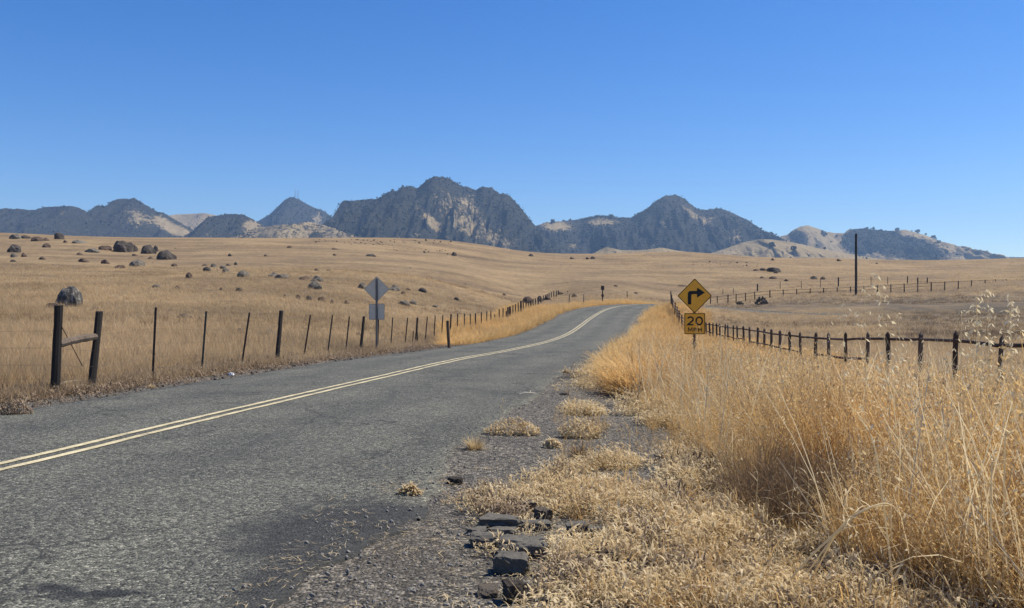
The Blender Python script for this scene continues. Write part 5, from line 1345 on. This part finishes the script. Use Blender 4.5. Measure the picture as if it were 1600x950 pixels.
# G. loose stones and straw flecks on the shoulder
def stone_protos():
    out = []
    for k in range(5):
        v, f = ico(1); v = v * (1 + .4 * fbm(v[:, 0:1] * 1.4 + k * 3, v[:, 1:2] * 1.4 + v[:, 2:3], 2, k)); v[:, 2] *= .7; out.append((v, f, None, None))
    return out
n = 16000
Y = np.exp(RNG.uniform(math.log(3.2), math.log(24), n)); cxr = np.interp(Y, AX[:150, 1], AX[:150, 0]) + HW
X = cxr - .25 + RNG.random(n) ** 1.2 * np.interp(Y, [3, 10, 24], [3.2, 2.4, 1.6]); P3, lat = ground_pts(X, Y)
P3[:, 2] += np.where(lat < HW + .35, .018, .002)
s = .003 + .013 * RNG.random(n) ** 4
kp = (lat > HW + .3) | (RNG.random(n) < .3); P3 = P3[kp]; s = s[kp]; n = len(P3)
scatter('loose_gravel', stone_protos(), P3, np.stack([RNG.uniform(0, 6, n)] * 3, 1), s[:, None] * RNG.uniform(.7, 1.3, (n, 3)), RNG.integers(0, 5, n), ['gravel_stone'])
n = 2600
Y = np.exp(RNG.uniform(math.log(8), math.log(45), n)); X = np.interp(Y, AX[:150, 1], AX[:150, 0]) - HWL - .15 - RNG.random(n) * 1.9; P3, lat = ground_pts(X, Y)
P3 = P3[(lat < -HWL - .12) & (fbm(X * 1.1, Y * 1.1, 3, 72) > RNG.uniform(-.4, .3, n))]; n = len(P3); s = (.012 + .05 * RNG.random(n) ** 2.5) * np.interp(P3[:, 1], [8, 20, 45], [.8, 1.2, 1.6])
scatter('verge_clods', stone_protos(), P3, np.stack([RNG.uniform(0, 6, n)] * 3, 1), s[:, None] * RNG.uniform(.6, 1.4, (n, 3)), RNG.integers(0, 5, n), ['earth_clod'])
def fleck_proto(seed):
    rnd = random.Random(seed); V, Fc, TI, MI = [], [], [], []
    for k in range(4): blade(V, Fc, TI, MI, (rnd.uniform(-.05, .05), rnd.uniform(-.05, .05), .004), rnd.uniform(0, 6.28), 1.45, rnd.uniform(.02, .07), .004, rnd.uniform(-.25, .25), 3, None, .5, .9)
    return V, Fc, MI, TI
n = 1500
Y = 3.3 + 6 * RNG.random(n) ** 1.6; X = -1.35 + RNG.random(n) * 2.4; P3, lat = ground_pts(X, Y)
k = (fbm(X * 1.3, Y * 1.3, 3, 91) > -.05) & ((lat > HW - .9)); P3 = P3[k]; lat = lat[k]; P3[:, 2] += np.where(lat < HW + .3, np.where(lat < HW - .5, .09, .03), .012)
rot, scl = spread(len(P3), .6, 1.2, .1)
scatter('straw_flecks', [fleck_proto(k) for k in range(4)], P3, rot, scl, RNG.integers(0, 4, len(P3)), ['weed_straw'])

# ------------------------------------------------------------------ single plants, stalks and litter
def clump(px, py, wd, ht, m, lab, kind, seed, nm='weed_clump'):
    q = at_many([(px, py)], 2.5, 60)[0]; sc = q[1] / F
    t = thing(nm, lab, 'dry plant', q, 0, 'dry weed clumps on the gravel')
    rw, rh = wd * sc / 2, ht * sc
    rnd = random.Random(seed); V, Fc, TI, MI = [], [], [], []
    for k in range(kind == 'curl' and 620 or 260):
        r = math.sqrt(rnd.random()); a0 = rnd.uniform(0, 6.28); z = rh * rnd.random() * (1 - .7 * r * r); tt = rnd.uniform(.2, .8)
        if kind == 'curl': blade(V, Fc, TI, MI, (rw * r * math.cos(a0), rw * .55 * r * math.sin(a0), z), rnd.uniform(0, 6.28), rnd.uniform(0, 1.5), rnd.uniform(.03, .07), .017, rnd.uniform(1, 3.2), 4, None, tt, tt + .2)
        else: blade(V, Fc, TI, MI, (rw * .35 * r * math.cos(a0), rw * .3 * r * math.sin(a0), 0), a0 + rnd.uniform(-.6, .6), rnd.uniform(.2, 1.45), rw * rnd.uniform(.5, 1.1), .006, rnd.uniform(-.5, .8), 4, None, tt * .6, tt)
    me = new_mesh('foliage', V, Fc, [m]); add_attr(me, 'tint', TI); obj('foliage', me, t)
    V, Fc, TI, MI = [], [], [], []
    for k in range(9): blade(V, Fc, TI, MI, (0, 0, 0), rnd.uniform(0, 6.28), rnd.uniform(.5, 1.45), rw * rnd.uniform(.6, 1), .006, .3, 4, None, .2, .5)
    me = new_mesh('stems', V, Fc, ['weed_straw']); add_attr(me, 'tint', TI); obj('stems', me, t)
clump(800, 679, 88, 26, 'weed_straw', 'pale curled weed clump spreading alone on the upper gravel, left one', 'curl', 1)
clump(905, 684, 70, 32, 'weed_straw', 'greenish straw weed clump on the gravel right of the pale curled one', 'curl', 2)
clump(742, 702, 50, 14, 'weed_straw', 'flattened fan of straw lying on the asphalt edge', 'fan', 3)
clump(905, 716, 58, 24, 'dark_straw', 'brown fuzzy dead tuft on the gravel below the straw weed clump', 'fan', 4)
clump(640, 776, 30, 16, 'weed_straw', 'little pale sprig at the edge of the dark patch on the asphalt', 'curl', 5)
clump(862, 700, 26, 14, 'weed_straw', 'small yellowish tuft touching the brown fuzzy dead tuft', 'curl', 6)
clump(20, 650, 60, 26, 'verge_litter', 'brown dead weed clump at the far left road edge', 'curl', 7)
clump(237, 606, 16, 26, 'weed_straw', 'pale upright dead clump at the foot of the first thin fence post', 'fan', 8)

def oat(px0, Y0, px1, py1, lab, seed, n=34, r=.0032, m='white_reed', bend=.2, ln=(.022, .040)):
    """one tall oat stalk rooted beside the tall grass, tip where the photo shows it"""
    x0 = px2x(px0, Y0); z0 = ground_at(x0, Y0); a = Vector((0, 0, 0)); b = Vector((px2x(px1, Y0) - x0, random.uniform(-.1, .1), EYE + (475 - py1) / F * Y0 - z0))
    t = thing('wild_oat', lab, 'grass stalk', (x0, Y0, z0), 0, 'tall wild oat stalks'); rnd = random.Random(seed)
    P = []
    for i in range(9):
        k = i / 8; P.append(a.lerp(b, k) + Vector((-b.x * bend * 4 * k * (1 - k), 0, abs(b.x) * bend * 2 * k * (1 - k))))
    mb = MB(); mb.tube(P, [r * (1 - .55 * i / 8) for i in range(9)], 5); me = mb.mesh('stem', m); add_attr(me, 'tint', [.6] * len(me.vertices)); obj('stem', me, t)
    V, Fc, TI, MI = [], [], [], []
    for k in range(n):
        f = 1 - .42 * rnd.random() ** 1.3; i = min(int(f * 8), 7); base = P[i].lerp(P[i + 1], f * 8 - i); w_ = .02 + .10 * (1 - f)
        tip = np.array(base) + np.array([rnd.gauss(0, w_), rnd.gauss(0, w_ * .6), rnd.uniform(-.03, .05)])
        b0 = len(V); V += [tuple(base), tuple(tip), (tip[0], tip[1], tip[2] + .0016), (base[0], base[1], base[2] + .0016)]; TI += [.5] * 4; Fc.append((b0, b0 + 1, b0 + 2, b0 + 3)); MI.append(0)
        for q in range(2): spikelet(V, Fc, TI, MI, tip, rnd, rnd.uniform(*ln), rnd.uniform(.3, 1))
    me = new_mesh('seed_head', V, Fc, [m]); add_attr(me, 'tint', TI); obj('seed_head', me, t)
oat(1395, 5.4, 1367, 433, 'tallest leaning wild oat stalk, right of the utility pole', 1)
oat(1352, 5.8, 1346, 446, 'thin wild oat stalk standing right at the utility pole', 2, 16)
oat(1536, 5.2, 1522, 463, 'dense pale wild oat head far right, in front of the far field', 3, 54)
oat(1548, 5.6, 1541, 452, 'slender wild oat rising just right of the dense pale head', 4, 26)
oat(1575, 5.3, 1570, 470, 'wild oat stalk nearest the right edge with small scattered seeds', 5, 26)
oat(1590, 5.9, 1586, 482, 'shorter wild oat stalk close to the right edge, above the end fence post', 6, 18)
oat(1418, 6.2, 1413, 492, 'short pale wild oat between the leaning stalk and the fence posts', 7, 14)
oat(1318, 6.6, 1312, 478, 'wild oat stalk in front of the far fence left of the utility pole', 8, 14)
oat(1500, 5.8, 1506, 488, 'short wild oat left of the dense pale head, above the fence', 9, 16)
def reed(pts, lab, r=.004, cat='grass stalk', grp='pale bent reeds', m='pale_reed', nm='bent_reed', forks=0):
    """pts: (photo x, photo y, distance) along the stalk, first one on the ground"""
    W = [Vector((px2x(p, y), y, EYE + (475 - q) / F * y)) for p, q, y in pts]
    gz = ground_at(W[0].x, W[0].y); W[0].z = gz; t = thing(nm, lab, cat, W[0], 0, grp); o = W[0].copy()
    C = catmull(np.array([tuple(p - o) for p in W]), 6)
    mb = MB(); mb.tube([Vector(c) for c in C], [r * (1 - .6 * i / len(C)) for i in range(len(C))], 6); me = mb.mesh('stem', m); add_attr(me, 'tint', [.7] * len(me.vertices)); obj('stem', me, t)
    rnd = random.Random(int(pts[0][0])); V, Fc, TI, MI = [], [], [], []
    for k in range(2 + forks):
        c = C[int(len(C) * rnd.uniform(.45, .95)) - 1]; blade(V, Fc, TI, MI, tuple(c), rnd.uniform(0, 6.28), rnd.uniform(.6, 1.5), rnd.uniform(.05, .16), .006, rnd.uniform(.2, 1.2), 4, None, .5, 1)
    me = new_mesh('leaf', V, Fc, [m]); add_attr(me, 'tint', TI); obj('leaf', me, t)
reed([(1208, 945, 4.15), (1252, 885, 4.1), (1300, 838, 4.05), (1345, 800, 4.0), (1388, 787, 4.0), (1392, 815, 4.0), (1394, 846, 4.0)], 'long pale reed arching from the bottom weeds toward the right, drooping tip', .0062, m='white_reed')
reed([(1240, 905, 4.3), (1300, 842, 4.2), (1330, 806, 4.1), (1362, 793, 4.05), (1388, 790, 4.05)], 'second pale reed running close beside the long arching one', .005, m='white_reed')
reed([(1262, 895, 4.35), (1305, 838, 4.2), (1335, 822, 4.15), (1362, 818, 4.1)], 'short pale reed bending below the pair of arching reeds', .004, m='white_reed')
reed([(1548, 790, 3.7), (1549, 745, 3.7), (1556, 728, 3.7), (1568, 724, 3.7)], 'hooked pale reed at the right edge, lower hook', .004, m='white_reed')
reed([(1568, 745, 3.7), (1570, 700, 3.7), (1576, 680, 3.7), (1584, 674, 3.7)], 'hooked pale reed at the right edge, upper hook', .004, m='white_reed')
reed([(1400, 810, 4.0), (1370, 715, 4.05), (1345, 655, 4.1), (1335, 640, 4.1)], 'straight pale stalk slanting up left from the arching reed tip', .0045, m='white_reed')
reed([(1545, 800, 3.8), (1530, 750, 3.85), (1508, 718, 3.9)], 'slanting pale stalk left of the hooked reeds', .0036)
reed([(1181, 830, 5.4), (1182, 780, 5.4), (1184, 742, 5.4), (1178, 728, 5.4)], 'upright pale stalk at the left side of the dark hollow', .0036)
reed([(1232, 838, 5.3), (1238, 775, 5.35), (1243, 715, 5.4), (1236, 690, 5.4)], 'upright pale stalk in front of the dark hollow, middle one', .0036)
reed([(1252, 815, 5.3), (1264, 760, 5.35), (1256, 732, 5.35)], 'crooked pale stalk at the right side of the dark hollow', .0034)
reed([(1098, 640, 15), (1093, 600, 15), (1088, 566, 15), (1084, 548, 15)], 'thick pale dead stalk below the post of the yellow sign', .014, forks=3)
reed([(1136, 606, 14), (1118, 575, 14), (1106, 556, 14)], 'pale dead stalk slanting right of the thick one below the yellow sign', .009, forks=2)
reed([(994, 636, 13.5), (998, 612, 13.5), (1003, 590, 13.5)], 'thin dark upright weed stalk standing at the edge of the right bank', .009, m='brown_wood', forks=4)
reed([(787, 648, 12.2), (784, 638, 12.2), (787, 620, 12.2)], 'single thin pale sprout standing on the asphalt edge', .006, forks=3)
def stick(p0, p1, r, lab, m='pale_stick', nm='stick', cat='stick'):
    a, b = at_many([p0, p1], 2.5, 60); a = Vector(a) + Vector((0, 0, r + .05)); b = Vector(b) + Vector((0, 0, r + .06)); t = thing(nm, lab, cat, a, 0, 'pale sticks on the verge')
    mb = MB(); d = b - a; mb.tube([Vector((0, 0, 0)), d * .3 + Vector((0, 0, .02)), d * .7 + Vector((0, 0, .015)), d], [r, r * .95, r * .8, r * .5], 6); obj('shaft', mb.mesh('shaft', m), t)
    mb = MB(); mb.tube([d * .6, d * .66 + Vector((0, .04, .05))], [r * .5, r * .2], 5); obj('twig', mb.mesh('twig', m), t)
stick((93, 607), (128, 601), .02, 'pale broken stick lying below the left brace post')
stick((938, 720), (1004, 725), .006, 'thin pale straight stick lying across the gravel before the weeds')
stick((1062, 942), (1120, 943), .006, 'short pale stick lying in weeds at the bottom of the photo')
stick((812, 622), (838, 622), .012, 'pale flat splinter lying at the asphalt edge up the shoulder')
def litter(px, py, s, lab, k):
    q = at_many([(px, py)], 5, 80)[0]; sc = q[1] / F
    t = thing('litter', lab, 'litter', (q[0], q[1], q[2] + .05), random.uniform(0, 3), 'white litter along the left verge')
    b = chunk_mesh('scrap', 'white_litter', 400 + k); o = obj('scrap', b, t); o.scale = (s * sc * .5, s * sc * .35, s * sc * .32)
    m_ = MB(); m_.prism(round_poly([(-.5, 0), (.4, -.1), (.5, .5), (-.3, .6)], .1), 0, .02); o = obj('flap', m_.mesh('flap', 'white_litter'), t, (s * sc * .2, 0, s * sc * .1), (.9, .3, .4)); o.scale = (s * sc * .6,) * 3
litter(538, 541, 4, 'bright white scrap hanging by the thin post left of the grey sign', 1)
litter(443, 556, 4, 'white scrap at the foot of the thick wooden post, left of two', 2)
litter(448, 556, 4, 'white scrap at the foot of the thick wooden post, right of two', 3)
litter(579, 554, 4, 'white scrap on the verge just left of the grey sign post', 4)
litter(32, 644, 5, 'small white scrap on the bare verge at the far left', 5)
litter(362, 588, 7, 'flat white scrap at the road edge below the third thin post', 6)

# dark shrubs by the far fence
for i, (px, py, wd, hp, lab) in enumerate(((1156, 476, 13, 6, 'small dark shrub behind the fence just right of the yellow sign'), (1190, 476, 22, 14, 'larger dark shrub at the foot of the far fence, left end'), (1079, 477, 16, 6, 'low dark shrub in the field left of the yellow sign plate'))):
    q = at_many([(px, py)], 30, 300)[0]; sc = q[1] / F; t = thing('shrub', lab, 'shrub', q, 0, 'dark shrubs near the far fence')
    c = MB(); v, f = ico(1); rnd = random.Random(i)
    for k in range(60):
        a = rnd.uniform(0, 6.28); r = math.sqrt(rnd.random()); qs = rnd.uniform(.10, .2); z = rnd.random() * (1 - r * r * .6)
        c.add(v * qs * np.array([wd * sc * .5, wd * sc * .4, hp * sc]) + np.array([r * math.cos(a) * wd * sc * .45, r * math.sin(a) * wd * sc * .35, z * hp * sc * .85]), f)
    obj('foliage', c.mesh('foliage', 'earth_clod'), t)
    s_ = MB()
    for k in range(7): a = k * .9; s_.tube([(0, 0, -.05), (math.cos(a) * wd * sc * .3, math.sin(a) * wd * sc * .25, hp * sc * .8)], [.03, .012], 4)
    obj('stems', s_.mesh('stems', 'brown_wood'), t)

# ------------------------------------------------------------------ air
HAZE = 0.00012
hb = MB(); hb.box((0, 2350, 215), (6400, 4900, 520))
hz = bpy.data.meshes.new('haze'); hz.from_pydata(hb.v, [], hb.f); hz.update()
hm = bpy.data.materials.new('air'); hm.use_nodes = True; t = hm.node_tree; t.nodes.remove(t.nodes['Principled BSDF'])
pv = t.nodes.new('ShaderNodeVolumePrincipled'); pv.inputs['Color'].default_value = (0.42, 0.66, 1.0, 1); pv.inputs['Density'].default_value = HAZE; pv.inputs['Anisotropy'].default_value = 0.3
t.links.new(pv.outputs[0], t.nodes['Material Output'].inputs['Volume'])
hz.materials.append(hm)
ho = obj('haze', hz); ho['kind'] = 'stuff'
